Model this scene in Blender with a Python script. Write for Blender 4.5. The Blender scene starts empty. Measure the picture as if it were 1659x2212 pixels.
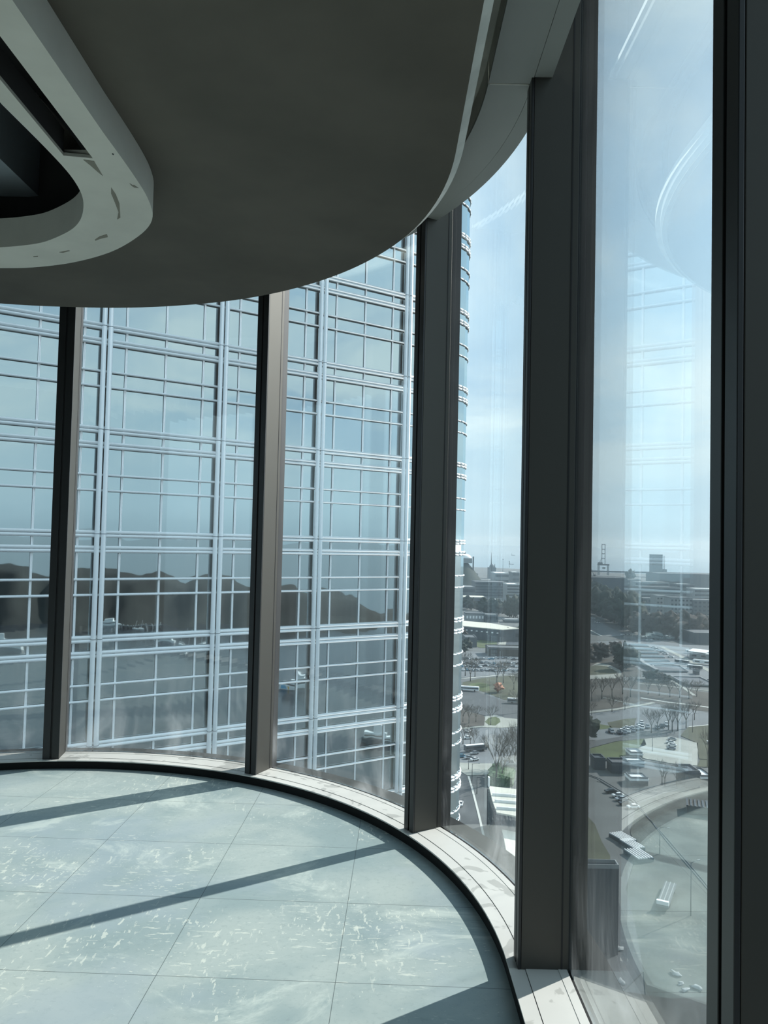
import bpy, bmesh, math, random
from mathutils import Vector, Matrix, noise
random.seed(7)
sc = bpy.context.scene
col = sc.collection
R = math.radians
W, H, FPX = 1659., 2212., 1661.
EYE = 1.6                       # camera height above the floor
PITCH, ROLL = R(2.15), R(1.3)
GZ = -98.4                      # street level

# ---------------------------------------------------------------- camera
cf = Vector((0, math.cos(PITCH), math.sin(PITCH)))
u0 = Vector((1, 0, 0)).cross(cf)
cu = (math.cos(ROLL) * u0 - math.sin(ROLL) * Vector((1, 0, 0))).normalized()
cr = (math.cos(ROLL) * Vector((1, 0, 0)) + math.sin(ROLL) * u0).normalized()
CAM = Vector((0, 0, EYE))
cd = bpy.data.cameras.new('camera')
cam = bpy.data.objects.new('camera', cd); col.objects.link(cam)
M = Matrix((cr, cu, -cf)).transposed().to_4x4(); M.translation = CAM
cam.matrix_world = M
cd.sensor_fit = 'VERTICAL'; cd.sensor_height = 36.0
cd.lens = 36.0 * FPX / H
cd.clip_start = 0.05; cd.clip_end = 60000
sc.camera = cam

# ---------------------------------------------------------------- light
SUN_AZ, SUN_EL = R(34.0), R(32)
SDIR = Vector((math.cos(SUN_EL)*math.cos(SUN_AZ), math.cos(SUN_EL)*math.sin(SUN_AZ), math.sin(SUN_EL)))
sl = bpy.data.lights.new('sun', 'SUN'); sl.energy = 7.6; sl.angle = R(0.6); sl.color = (1, .97, .93)
so = bpy.data.objects.new('sun', sl); col.objects.link(so)
so.rotation_euler = (-SDIR).to_track_quat('-Z', 'Y').to_euler(); so.location = (30, 20, 60)

vs = sc.view_settings
vs.view_transform = 'Standard'; vs.look = 'None'; vs.gamma = 1; vs.exposure = 0.0; vs.use_curve_mapping = False
sc.cycles.max_bounces = 8; sc.cycles.transparent_max_bounces = 24
sc.cycles.volume_bounces = 0
sc.cycles.sample_clamp_indirect = 6
sc.cycles.caustics_reflective = False; sc.cycles.caustics_refractive = False

# ---------------------------------------------------------------- node helpers
class NT:
    def __init__(s, tree): s.t = tree; s.n = tree.nodes; s.l = tree.links
    def add(s, typ, **k):
        nd = s.n.new(typ)
        for a, v in k.items():
            if a in nd.bl_rna.properties.keys(): setattr(nd, a, v)
            else: raise KeyError(a)
        return nd
    def link(s, a, b): s.l.new(a, b)
    def val(s, sock, v):
        if isinstance(v, bpy.types.NodeSocket): s.l.new(v, sock)
        else: sock.default_value = v
    def math(s, op, a, b=0.0, clamp=False):
        nd = s.n.new('ShaderNodeMath'); nd.operation = op; nd.use_clamp = clamp
        s.val(nd.inputs[0], a); s.val(nd.inputs[1], b); return nd.outputs[0]
    def mix(s, f, a, b, blend='MIX'):
        nd = s.n.new('ShaderNodeMix'); nd.data_type = 'RGBA'; nd.blend_type = blend
        s.val(nd.inputs[0], f)
        s.val(nd.inputs[6], a if isinstance(a, bpy.types.NodeSocket) else (*a, 1))
        s.val(nd.inputs[7], b if isinstance(b, bpy.types.NodeSocket) else (*b, 1))
        return nd.outputs[2]
    def noise(s, vec, scale, detail=3, rough=.5, dist=0):
        nd = s.n.new('ShaderNodeTexNoise'); nd.inputs['Scale'].default_value = scale
        nd.inputs['Detail'].default_value = detail; nd.inputs['Roughness'].default_value = rough
        nd.inputs['Distortion'].default_value = dist
        if vec is not None: s.l.new(vec, nd.inputs['Vector'])
        return nd.outputs[0]
    def step(s, v, a, b):
        nd = s.n.new('ShaderNodeMapRange'); nd.interpolation_type = 'SMOOTHSTEP'
        nd.inputs[1].default_value = a; nd.inputs[2].default_value = b
        s.l.new(v, nd.inputs[0]); return nd.outputs[0]
    def mapping(s, vec, loc=(0,0,0), rot=(0,0,0), scl=(1,1,1)):
        nd = s.n.new('ShaderNodeMapping'); s.l.new(vec, nd.inputs[0])
        nd.inputs[1].default_value = loc; nd.inputs[2].default_value = rot; nd.inputs[3].default_value = scl
        return nd.outputs[0]

def mat(name, color, rough=.6, metal=0., spec=.5, var=.0, vscale=3., bump=0., bscale=20.):
    m = bpy.data.materials.new(name); m.use_nodes = True
    t = NT(m.node_tree); b = t.n['Principled BSDF']
    b.inputs['Roughness'].default_value = rough; b.inputs['Metallic'].default_value = metal
    b.inputs['Specular IOR Level'].default_value = spec
    g = t.add('ShaderNodeNewGeometry').outputs['Position']
    if var > 0:
        n = t.noise(g, vscale, 4, .55)
        dk = tuple(c * (1 - var) for c in color); lt = tuple(min(1, c * (1 + var)) for c in color)
        t.link(t.mix(t.step(n, .3, .7), dk, lt), b.inputs['Base Color'])
    else:
        b.inputs['Base Color'].default_value = (*color, 1)
    if bump > 0:
        bn = t.add('ShaderNodeBump'); bn.inputs['Strength'].default_value = bump
        t.link(t.noise(g, bscale, 3), bn.inputs['Height']); t.link(bn.outputs[0], b.inputs['Normal'])
    return m

# ---------------------------------------------------------------- sky
w = bpy.data.worlds.new('sky'); sc.world = w; w.use_nodes = True
t = NT(w.node_tree)
bg = t.n['Background']
tc = t.add('ShaderNodeTexCoord').outputs['Generated']
sep = t.add('ShaderNodeSeparateXYZ'); t.link(tc, sep.inputs[0])
z = sep.outputs[2]
# angle to the sun
dp = t.add('ShaderNodeVectorMath', operation='DOT_PRODUCT'); t.link(tc, dp.inputs[0]); dp.inputs[1].default_value = SDIR
sunny = t.step(dp.outputs['Value'], .2, 1.0)
# clouds laid out on a flat layer overhead
zz = t.math('ADD', t.math('MAXIMUM', z, 0.0), .18)
cx = t.math('DIVIDE', sep.outputs[0], zz); cy = t.math('DIVIDE', sep.outputs[1], zz)
cmb = t.add('ShaderNodeCombineXYZ'); t.link(cx, cmb.inputs[0]); t.link(cy, cmb.inputs[1])
n1 = t.noise(t.mapping(cmb.outputs[0], scl=(1, .75, 1)), 1.25, 6, .55, .5)
n2 = t.noise(t.mapping(cmb.outputs[0], loc=(3, 5, 0), scl=(1, .8, 1)), .55, 4, .5, .3)
cl = t.step(n1, .38, .68); dk = t.step(n2, .36, .66)
base = t.mix(t.step(z, 0.0, .5), (.56, .77, .88), (.46, .70, .90))
c = t.mix(t.math('MULTIPLY', dk, .75), base, (.33, .50, .68))
c = t.mix(t.math('MULTIPLY', cl, .75), c, (.86, .99, 1.0))
c = t.mix(t.step(z, .22, 0.0), c, (.56, .76, .87))
low = t.step(z, .05, -.02)
c = t.mix(low, c, (.42, .58, .68))
mul = t.math('ADD', 1.02, t.math('MULTIPLY', sunny, .30))
vm = t.add('ShaderNodeVectorMath', operation='SCALE'); t.link(c, vm.inputs[0]); t.link(mul, vm.inputs['Scale'])
t.link(vm.outputs[0], bg.inputs['Color']); bg.inputs['Strength'].default_value = 1.18

# ---------------------------------------------------------------- tagging and meshes
def tag(o, label=None, cat=None, group=None, kind=None):
    if label: o['label'] = label
    if cat: o['category'] = cat
    if group: o['group'] = group
    if kind: o['kind'] = kind
    return o
def link(name, me, parent=None):
    o = bpy.data.objects.new(name, me); col.objects.link(o)
    if parent is not None: o.parent = parent
    return o
def empty(name, loc=(0, 0, 0), rz=0., parent=None):
    o = bpy.data.objects.new(name, None); col.objects.link(o); o.location = loc; o.rotation_euler = (0, 0, rz)
    o.empty_display_size = .2
    if parent is not None: o.parent = parent
    return o

class MB:
    """collects shapes, then links them as one mesh object"""
    def __init__(s): s.v = []; s.f = []; s.mi = []; s.sm = []; s.m = 0
    def add(s, vs_, fs, smooth=False):
        o = len(s.v); s.v += [tuple(v) for v in vs_]
        for f in fs: s.f.append([i + o for i in f]); s.mi.append(s.m); s.sm.append(smooth)
        return s
    def box(s, x0, x1, y0, y1, z0, z1, mtx=None):
        vs_ = [Vector((x, y, z_)) for z_ in (z0, z1) for x, y in ((x0, y0), (x1, y0), (x1, y1), (x0, y1))]
        if mtx is not None: vs_ = [mtx @ v for v in vs_]
        return s.add(vs_, [(3, 2, 1, 0), (4, 5, 6, 7), (0, 1, 5, 4), (1, 2, 6, 5), (2, 3, 7, 6), (3, 0, 4, 7)])
    def prism(s, pts, z0, z1):
        n = len(pts)
        a = sum(pts[i][0]*pts[(i+1) % n][1] - pts[(i+1) % n][0]*pts[i][1] for i in range(n))
        if a < 0: pts = pts[::-1]
        zs0 = z0 if hasattr(z0, '__len__') else [z0]*n; zs1 = z1 if hasattr(z1, '__len__') else [z1]*n
        vs_ = [(p[0], p[1], q) for p, q in zip(pts, zs0)] + [(p[0], p[1], q) for p, q in zip(pts, zs1)]
        fs = [list(range(n))[::-1], list(range(n, 2*n))] + [(i, (i+1) % n, n+(i+1) % n, n+i) for i in range(n)]
        return s.add(vs_, fs)
    def tube(s, p0, p1, r0, r1=None, n=8, caps=True):
        p0, p1 = Vector(p0), Vector(p1); r1 = r0 if r1 is None else r1
        d = (p1 - p0)
        if d.length < 1e-6: return s
        d.normalize(); a = d.orthogonal().normalized(); b = d.cross(a)
        vs_ = []
        for p, r in ((p0, r0), (p1, r1)):
            for i in range(n):
                q = 2*math.pi*i/n; vs_.append(p + a*math.cos(q)*r + b*math.sin(q)*r)
        s.add(vs_, [(i, (i+1) % n, n+(i+1) % n, n+i) for i in range(n)], True)
        if caps: s.add(vs_, [list(range(n))[::-1], list(range(n, 2*n))])
        return s
    def strip(s, A, B, z0, z1):
        """solid between two plan polylines A and B"""
        n = len(A)
        vs_ = [(p[0], p[1], z_) for z_ in (z0, z1) for L in (A, B) for p in L]
        fs = []
        for i in range(n-1):
            a0, a1, b0, b1 = i, i+1, n+i, n+i+1
            A0, A1, B0, B1 = 2*n+i, 2*n+i+1, 3*n+i, 3*n+i+1
            fs += [(a0, b0, b1, a1), (A0, A1, B1, B0), (a0, a1, A1, A0), (b1, b0, B0, B1)]
        fs += [(0, 2*n, 3*n, n), (n-1, 2*n-1, 4*n-1, 3*n-1)]
        return s.add(vs_, fs)
    def sphere(s, c, rx, ry=None, rz=None, seg=12, rings=8, jit=0., seed=0):
        ry = rx if ry is None else ry; rz = rx if rz is None else rz
        vs_ = []
        for j in range(rings+1):
            ph = math.pi*j/rings
            for i in range(seg):
                th = 2*math.pi*i/seg
                d = Vector((math.sin(ph)*math.cos(th), math.sin(ph)*math.sin(th), math.cos(ph)))
                k = 1 + jit*noise.noise(d*2.3 + Vector((seed, seed*.7, 0))) + jit*.6*noise.noise(d*6 + Vector((0, seed, seed)))
                vs_.append((c[0]+d.x*rx*k, c[1]+d.y*ry*k, c[2]+d.z*rz*k))
        fs = [(j*seg+i, (j+1)*seg+i, (j+1)*seg+(i+1) % seg, j*seg+(i+1) % seg) for j in range(rings) for i in range(seg)]
        return s.add(vs_, fs, True)
    def build(s, name, mats, parent=None, bevel=0., smooth=None):
        me = bpy.data.meshes.new(name)
        me.from_pydata(s.v, [], s.f)
        for m_ in (mats if isinstance(mats, (list, tuple)) else [mats]): me.materials.append(m_)
        for p, mi, sm in zip(me.polygons, s.mi, s.sm): p.material_index = mi; p.use_smooth = sm
        bm = bmesh.new(); bm.from_mesh(me)
        bmesh.ops.remove_doubles(bm, verts=bm.verts, dist=1e-5)
        bmesh.ops.recalc_face_normals(bm, faces=bm.faces)
        if bevel > 0:
            ed = [e for e in bm.edges if len(e.link_faces) == 2 and e.calc_face_angle(0) > .9]
            bmesh.ops.bevel(bm, geom=ed, offset=bevel, segments=2, affect='EDGES', profile=.5)
        bm.to_mesh(me); bm.free()
        return link(name, me, parent)

def holed(name, outer, holes, z0, z1, m, parent=None):
    """flat plate with holes, closed all round"""
    bm = bmesh.new()
    for L in [outer] + holes:
        vv = [bm.verts.new((p[0], p[1], z0)) for p in L]
        for i in range(len(vv)): bm.edges.new((vv[i], vv[(i+1) % len(vv)]))
    bmesh.ops.triangle_fill(bm, edges=bm.edges[:], use_beauty=True, use_dissolve=False)
    r = bmesh.ops.extrude_face_region(bm, geom=bm.faces[:])
    for v in [g for g in r['geom'] if isinstance(g, bmesh.types.BMVert)]: v.co.z = z1
    bmesh.ops.recalc_face_normals(bm, faces=bm.faces)
    me = bpy.data.meshes.new(name); bm.to_mesh(me); bm.free(); me.materials.append(m)
    return link(name, me, parent)

def ray(px, py): return cf + cr*((px-W/2)/FPX) - cu*((py-H/2)/FPX)
def onz(px, py, z_):
    d = ray(px, py); return CAM + d*((z_-EYE)/d.z)
def G(px, py, h=0.): return onz(px, py, GZ+h)

# ================================================================= the room
CX, CY = -1.92, 2.9
YB = -2.2                       # where the straight sides end, behind the camera
def upath(rad, th0=0., th1=180., n=96, straight=True):
    p = []
    if straight: p += [(CX+rad, YB + (CY-YB)*i/8.) for i in range(8)]
    p += [(CX+rad*math.cos(R(th0+(th1-th0)*i/n)), CY+rad*math.sin(R(th0+(th1-th0)*i/n))) for i in range(n+1)]
    if straight: p += [(CX-rad, YB + (CY-YB)*i/8.) for i in range(7, -1, -1)]
    return p

# floor: grey-green access floor with plaster marks
fm = bpy.data.materials.new('floor_panels'); fm.use_nodes = True
t = NT(fm.node_tree); b = t.n['Principled BSDF']
pos = t.add('ShaderNodeNewGeometry').outputs['Position']
base = t.mix(t.step(t.noise(pos, 1.3, 5, .6, .4), .36, .64), (.27, .345, .345), (.40, .46, .435))
base = t.mix(t.math('MULTIPLY', t.step(t.noise(pos, 38, 4, .75), .50, .72), .35), base, (.19, .245, .25))
base = t.mix(t.math('MULTIPLY', t.step(t.noise(t.mapping(pos, loc=(5, 1, 0)), .9, 4, .6), .50, .66), .5), base, (.33, .40, .44))
pl = t.step(t.noise(t.mapping(pos, rot=(0, 0, .5), scl=(1, 1.6, 1)), 1.3, 7, .72, .8), .53, .66)
base = t.mix(t.math('MULTIPLY', pl, .55), base, (.60, .66, .60))
# small dried splashes, stretched along different directions
for rot, s1, s2, sc_, a_, b_ in ((.9, 3.2, 1., 14, .60, .625), (-.5, 1, 3.6, 12, .605, .63), (.25, 1., 2.2, 34, .635, .65), (1.3, 1, 1.3, 70, .67, .68)):
    sp = t.step(t.noise(t.mapping(pos, rot=(0, 0, rot), scl=(s1, s2, 1)), sc_, 3, .6), a_, b_)
    msk = t.step(t.noise(t.mapping(pos, loc=(rot*9, 3, 0)), 1.7, 3), .50, .60)
    base = t.mix(t.math('MULTIPLY', t.math('MULTIPLY', sp, msk), .55), base, (.70, .73, .64))
# joints between the panels
mp = t.mapping(pos, rot=(0, 0, R(1.55)))
sx = t.add('ShaderNodeSeparateXYZ'); t.link(mp, sx.inputs[0])
def joint(v, off, pitch, wd):
    q = t.math('FRACT', t.math('DIVIDE', t.math('ADD', v, 50*pitch - off), pitch))
    dd = t.math('MINIMUM', q, t.math('SUBTRACT', 1.0, q))
    return t.math('LESS_THAN', t.math('MULTIPLY', dd, pitch), wd)
ca, sa = math.cos(R(1.55)), math.sin(R(1.55))
X0 = ca*(-.133) - sa*3.0; Y0 = sa*(.0) + ca*2.84
j = t.math('MAXIMUM', joint(sx.outputs[0], X0, .655, .0012), joint(sx.outputs[1], Y0, .61, .0014))
base = t.mix(t.math('MULTIPLY', j, .85), base, (.06, .08, .08))
t.link(base, b.inputs['Base Color'])
b.inputs['Roughness'].default_value = .55; b.inputs['Specular IOR Level'].default_value = .35
fl = MB().prism([(p[0], p[1]) for p in upath(2.47)], -.35, 0.).build('floor', fm)
tag(fl, kind='structure', label='grey-green floor panels streaked with white plaster and crossed by bar shadows')

M_sill = mat('pale_sill', (.66, .65, .60), .5, var=.06, vscale=6)
st = NT(M_sill.node_tree); b = st.n['Principled BSDF']
pos = st.add('ShaderNodeNewGeometry').outputs['Position']
stain = st.step(st.noise(pos, 7.5, 3, .5, .6), .57, .60)
c0 = st.mix(st.step(st.noise(pos, 2.5, 4), .3, .7), (.60, .595, .56), (.68, .675, .63))
st.link(st.mix(st.math('MULTIPLY', stain, .8), c0, (.42, .42, .39)), b.inputs['Base Color'])
M_dark = mat('dark_anodised_metal', (.105, .102, .093), .62, 1.0, .5)
M_cap = mat('black_cover_metal', (.018, .019, .020), .45)
M_kerb = mat('black_kerb_face', (.008, .009, .009), .7, 0, .2)
M_slot = mat('black_gasket', (.012, .012, .013), .6)
M_edge = mat('bright_aluminium_edge', (.55, .55, .55), .3, .7)

# kerb and sill below the glass: three steps, one piece all round
sill = empty('sill'); tag(sill, kind='structure', label='curved pale sill and black kerb under the glass')
MB().strip(upath(2.415), upath(2.43), -.0, .050).build('kerb_face', M_kerb, sill)
MB().strip(upath(2.413), upath(2.470), .048, .055).build('inner_sill_strip', M_sill, sill)
MB().strip(upath(2.470), upath(2.4725), .040, .0545).build('shadow_gap', M_slot, sill)
MB().strip(upath(2.4725), upath(2.5905), .040, .0570).build('sill_plate', M_sill, sill)
MB().strip(upath(2.5905), upath(2.622), .040, .0585).build('glazing_bead', M_sill, sill)
MB().strip(upath(2.43), upath(2.80), -.35, .0395).build('slab_edge', M_kerb, sill)

# glass
gm = bpy.data.materials.new('window_glass'); gm.use_nodes = True
t = NT(gm.node_tree); t.n.remove(t.n['Principled BSDF']); out = t.n['Material Output']
tr = t.add('ShaderNodeBsdfTransparent'); tr.inputs[0].default_value = (.955, .972, .97, 1)
gl = t.add('ShaderNodeBsdfGlossy'); gl.inputs['Roughness'].default_value = 0.0; gl.inputs[0].default_value = (.95, 1, 1, 1)
fr = t.add('ShaderNodeLayerWeight'); fr.inputs[0].default_value = .5
lw = t.math('ADD', t.math('MULTIPLY', t.math('POWER', fr.outputs['Facing'], 3.7), .93), .045)
mx = t.add('ShaderNodeMixShader'); t.link(lw, mx.inputs[0]); t.link(tr.outputs[0], mx.inputs[1]); t.link(gl.outputs[0], mx.inputs[2])
df = t.add('ShaderNodeBsdfTranslucent'); df.inputs[0].default_value = (.8, .84, .84, 1)
pos = t.add('ShaderNodeNewGeometry').outputs['Position']
sz = t.add('ShaderNodeSeparateXYZ'); t.link(pos, sz.inputs[0])
smear = t.step(t.noise(t.mapping(pos, scl=(1, 1, .55)), 3.2, 5, .6, 1.2), .42, .75)
streak = t.step(t.noise(t.mapping(pos, scl=(9, 9, .35)), 2.0, 3), .48, .72)
foot = t.step(sz.outputs[2], .75, .05)
dirt = t.math('ADD', t.math('MULTIPLY', smear, .004), t.math('MULTIPLY', streak, .006))
dirt = t.math('ADD', dirt, t.math('MULTIPLY', t.math('MULTIPLY', foot, smear), .10))
dirt = t.math('ADD', dirt, .004)
m2 = t.add('ShaderNodeMixShader'); t.link(dirt, m2.inputs[0]); t.link(mx.outputs[0], m2.inputs[1]); t.link(df.outputs[0], m2.inputs[2])
t.link(m2.outputs[0], out.inputs['Surface'])

MTH = [0.0, 31.3, 63.7, 97.6, 131.0, 164.0]
def pane(name, A, B, ztop, lab):
    o = MB().strip(A, B, .0602, ztop).build(name, gm)
    for p in o.data.polygons: p.use_smooth = False
    return tag(o, kind='structure', label=lab)
plabs = ['curved glass pane over the parkland, between the second and third uprights from the right',
         'curved glass pane with the edge of the tower and the town between the third and fourth uprights',
         'curved glass pane left of the middle upright, tower facade behind',
         'curved glass pane at the far left of the picture',
         'curved glass pane out at the left side', 'curved glass pane at the left end of the round']
def arc(rad, a0, a1, n=24): return [(CX+rad*math.cos(R(a0+(a1-a0)*i/n)), CY+rad*math.sin(R(a0+(a1-a0)*i/n))) for i in range(n+1)]
ZG = 4.05
for i in range(5):
    pane('window_%d' % (i+1), arc(2.630, MTH[i], MTH[i+1]), arc(2.642, MTH[i], MTH[i+1]), ZG,
         ['curved glass pane with the town and the tower\'s edge, left of the broad dark upright',
          'curved glass pane showing two pale fins of the tower, middle of the picture',
          'curved glass pane over the tower facade, second from the left edge',
          'narrow cut-off glass pane at the left edge of the picture',
          'curved glass pane beyond the left edge'][i])
STR = [(CX, 2.9, 1.19), (CX, 1.19, -.5), (CX, -.5, -2.2)]
pane('window_6', [(CX+2.630, 2.9), (CX+2.630, 1.19)], [(CX+2.642, 2.9), (CX+2.642, 1.19)], ZG, 'tall glass pane on the right with the park and the harbour crane behind')
pane('window_9', [(CX+2.630, 1.19), (CX+2.630, -.5)], [(CX+2.642, 1.19), (CX+2.642, -.5)], ZG, 'glass pane beside the camera on the right')
pane('window_7', arc(2.630, 131, 180), arc(2.642, 131, 180), ZG, 'curved glass pane at the left end of the round')
pane('window_8', [(CX-2.630, 2.9), (CX-2.630, .3)], [(CX-2.642, 2.9), (CX-2.642, .3)], ZG, 'glass wall along the left side')

# uprights between the panes
def mullion(name, ox, oy, ang, wd, lab):
    e = empty(name, (ox, oy, 0), R(ang)); tag(e, kind='structure', label=lab)
    r0, r1, h = 2.455, 2.628, wd/2
    MB().box(r0, r1, -h, h, .03, ZG).build('box_section', M_dark, e, bevel=.002)
    # room-side cover: two flat caps with a dark joint between them
    MB().box(r0-.011, r0-.001, -h-.001, -h*.12, .04, ZG).build('cover_cap', M_cap, e, bevel=.0015)
    MB().box(r0-.011, r0-.001, h*.12, h+.001, .04, ZG).build('cover_cap', M_cap, e, bevel=.0015)
    MB().box(r0-.003, r0-.0005, -h*.11, h*.11, .04, ZG).build('dark_joint', M_slot, e)
    MB().box(r1-.028, r1-.022, -h-.0012, h+.0012, .058, ZG).build('side_joint', M_slot, e)
    MB().box(r1-.006, 2.652, -h*.93, h*.93, .058, ZG).build('glazing_gasket', M_slot, e)
    MB().box(2.653, 2.695, -h*.85, h*.85, .0, ZG).build('outer_cap', M_slot, e)
    return e
mullion('trim_1', CX, CY, MTH[0], .090, 'broad black upright, the nearest one seen whole, second from the right')
mullion('trim_2', CX, CY, MTH[1], .084, 'dark upright in the middle where the tower ends, third from the right')
mullion('trim_3', CX, CY, MTH[2], .086, 'upright with a sunlit beige side between the two middle-left panes')
mullion('trim_4', CX, CY, MTH[3], .105, 'leftmost upright, black front with narrow beige side')
mullion('trim_5', CX, CY, MTH[4], .09, 'upright beyond the left edge')
mullion('trim_6', CX, CY-2.9+1.19, 0, .092, 'black upright cut off by the right edge of the picture')
mullion('trim_8', CX, CY, 180, .09, 'upright at the left end of the round')

# ceiling: bare slab with a rounded end, perimeter panels, upstand
def slab_r(th):
    T = [(-1, 2.165), (0, 2.165), (20, 2.165), (50, 2.14), (75, 2.125), (95, 2.145), (110, 2.20), (180, 2.17)]
    for (a, ra), (b_, rb) in zip(T, T[1:]):
        if a <= th <= b_: return ra + (rb-ra)*(th-a)/(b_-a)
    return 2.17
def slab_path(off=0.):
    p = [(CX+slab_r(0)+off, YB-.6)]
    p += [(CX+(slab_r(a)+off)*math.cos(R(a)), CY+(slab_r(a)+off)*math.sin(R(a))) for a in range(0, 181, 2)]
    return p + [(CX-slab_r(180)-off, YB-.6)]
AX = -2.0
half_out = [(-.98, 2.55), (-.975, 2.85), (-.985, 3.08), (-1.03, 3.27), (-1.145, 3.45), (-1.345, 3.655), (-1.59, 3.81), (-1.83, 3.895), (-2.0, 3.915)]
half_in = [(-1.245, 2.40), (-1.225, 2.67), (-1.22, 2.87), (-1.24, 3.03), (-1.285, 3.165), (-1.355, 3.30), (-1.445, 3.41), (-1.6, 3.535), (-1.72, 3.59), (-1.86, 3.625), (-2.0, 3.635)]
def oval(half, yn):
    def cr_(P, n=5):
        out_ = []
        for i in range(len(P)-1):
            p0, p1, p2, p3 = P[max(i-1, 0)], P[i], P[i+1], P[min(i+2, len(P)-1)]
            for k in range(n):
                q = k/n
                out_.append(tuple(.5*((2*p1[j]) + (-p0[j]+p2[j])*q + (2*p0[j]-5*p1[j]+4*p2[j]-p3[j])*q*q + (-p0[j]+3*p1[j]-3*p2[j]+p3[j])*q**3) for j in (0, 1)))
        return out_ + [P[-1]]
    h_ = cr_(half); top = h_ + [(2*AX-x, y) for x, y in h_[-2::-1]]
    yc = half[0][1]
    bot = [(x, yn - (y-yc)) for x, y in top[::-1]]
    return top + bot
OV_OUT, OV_IN, OV_VOID = oval(half_out, -.3), oval(half_in, -.3), oval([(x*.93+AX*.07-.0, y-.02) for x, y in half_out], -.3)
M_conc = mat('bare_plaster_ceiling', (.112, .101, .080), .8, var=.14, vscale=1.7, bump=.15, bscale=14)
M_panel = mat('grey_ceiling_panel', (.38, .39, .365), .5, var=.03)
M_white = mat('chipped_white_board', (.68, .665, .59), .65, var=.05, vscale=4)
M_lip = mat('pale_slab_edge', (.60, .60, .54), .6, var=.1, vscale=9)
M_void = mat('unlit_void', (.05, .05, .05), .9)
ceil = empty('ceiling'); tag(ceil, kind='structure', label='dark bare ceiling slab with a rounded end')
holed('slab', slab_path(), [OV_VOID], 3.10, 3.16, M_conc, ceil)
lp0, lp1 = slab_path(0.0), slab_path(.032)
n_ = len(lp0); mb = MB()
vs_ = [(x, y, 3.105) for x, y in lp0] + [(x, y, 3.128) for x, y in lp1] + [(x, y, 3.16) for x, y in lp0] + [(x, y, 3.16) for x, y in lp1]
mb.add(vs_, [(i, i+1, n_+i+1, n_+i) for i in range(n_-1)] + [(n_+i, n_+i+1, 3*n_+i+1, 3*n_+i) for i in range(n_-1)] + [(3*n_+i, 3*n_+i+1, 2*n_+i+1, 2*n_+i) for i in range(n_-1)])
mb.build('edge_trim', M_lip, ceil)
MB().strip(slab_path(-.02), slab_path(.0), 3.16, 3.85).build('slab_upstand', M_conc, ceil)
# perimeter panels, one per window bay
angs = MTH + [180]
for i in range(len(angs)-1):
    am = R(angs[i]); pj = [(CX+r_*math.cos(am)+q_*math.sin(am), CY+r_*math.sin(am)-q_*math.cos(am)) for r_, q_ in ((2.29, -.003), (2.44, -.003), (2.44, .003), (2.29, .003))]
    MB().prism(pj, 3.368, 3.3695).build('joint_highlight', M_lip, ceil)  # pale strip painting the bright edge highlight along each panel joint
    a0, a1 = angs[i]+.12, angs[i+1]-.12
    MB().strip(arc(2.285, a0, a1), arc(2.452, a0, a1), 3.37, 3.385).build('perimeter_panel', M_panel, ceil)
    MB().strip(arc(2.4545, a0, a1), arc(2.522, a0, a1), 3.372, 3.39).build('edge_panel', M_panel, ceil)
    MB().strip(arc(2.285, a0, a1), arc(2.30, a0, a1), 3.386, 3.60).build('panel_upstand', M_lip, ceil)
for y0, y1 in ((1.194, 2.896), (-2.2, 1.186)):
    MB().box(CX+2.285, CX+2.452, y0, y1, 3.37, 3.385).build('perimeter_panel', M_panel, ceil)
    MB().box(CX+2.4545, CX+2.522, y0, y1, 3.372, 3.39).build('edge_panel', M_panel, ceil)
    MB().box(CX+2.285, CX+2.30, y0, y1, 3.386, 3.60).build('panel_upstand', M_lip, ceil)
MB().box(CX-2.522, CX-2.285, -2.2, 2.9, 3.37, 3.385).build('perimeter_panel', M_panel, ceil)
MB().strip(upath(2.12), upath(2.33), 3.48, 3.50).build('slot_cover', M_lip, ceil)
MB().prism([(p[0], p[1]) for p in upath(2.80)], ZG+.003, ZG+.35).build('floor_above', M_conc, ceil)

# hanging oval frame in the middle of the ceiling
fr_ = empty('ceiling_frame', (0, 0, 0)); tag(fr_, kind='structure', label='chipped pale oval frame dropped below the ceiling, upper left')
slotR = [(-1.083, -.2), (-1.083, 2.735), (-1.183, 2.72), (-1.188, -.2)]
slotL = [(2*AX-x, y) for x, y in slotR[::-1]]
holed('frame_face', OV_OUT, [OV_IN, slotR, slotL], 2.960, 2.972, M_white, fr_)
def wall_ring(P, z0, z1, inset):
    n = len(P); mb = MB()
    cxx = AX; cyy = sum(p[1] for p in P)/n
    Q = [(p[0]+(inset if p[0] < cxx else -inset)*min(1, abs(p[0]-cxx)*4), p[1]+(inset if p[1] < cyy else -inset)*.6) for p in P]
    mb.add([(x, y, z0) for x, y in P]+[(x, y, z1) for x, y in P]+[(x, y, z0) for x, y in Q]+[(x, y, z1) for x, y in Q],
           [(i, (i+1) % n, n+(i+1) % n, n+i) for i in range(n)]+[(2*n+(i+1) % n, 2*n+i, 3*n+i, 3*n+(i+1) % n) for i in range(n)]
           +[(i, 2*n+i, 2*n+(i+1) % n, (i+1) % n) for i in range(n)]+[(n+i, n+(i+1) % n, 3*n+(i+1) % n, 3*n+i) for i in range(n)])
    return mb
wall_ring(OV_OUT, 2.972, 3.098, .012).build('outer_side', M_white, fr_)
wall_ring(OV_IN, 2.972, 3.10, -.012).build('inner_side', M_white, fr_)
MB().box(-1.083, -1.075, -.2, 2.735, 2.972, 3.06).build('slot_side', M_void, fr_)  # dark material puts the shade inside the slot into its sides
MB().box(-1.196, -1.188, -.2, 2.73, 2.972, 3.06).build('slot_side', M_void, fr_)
MB().box(-1.188, -1.083, 2.735, 2.745, 2.972, 2.99).build('slot_end', M_white, fr_)
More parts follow.
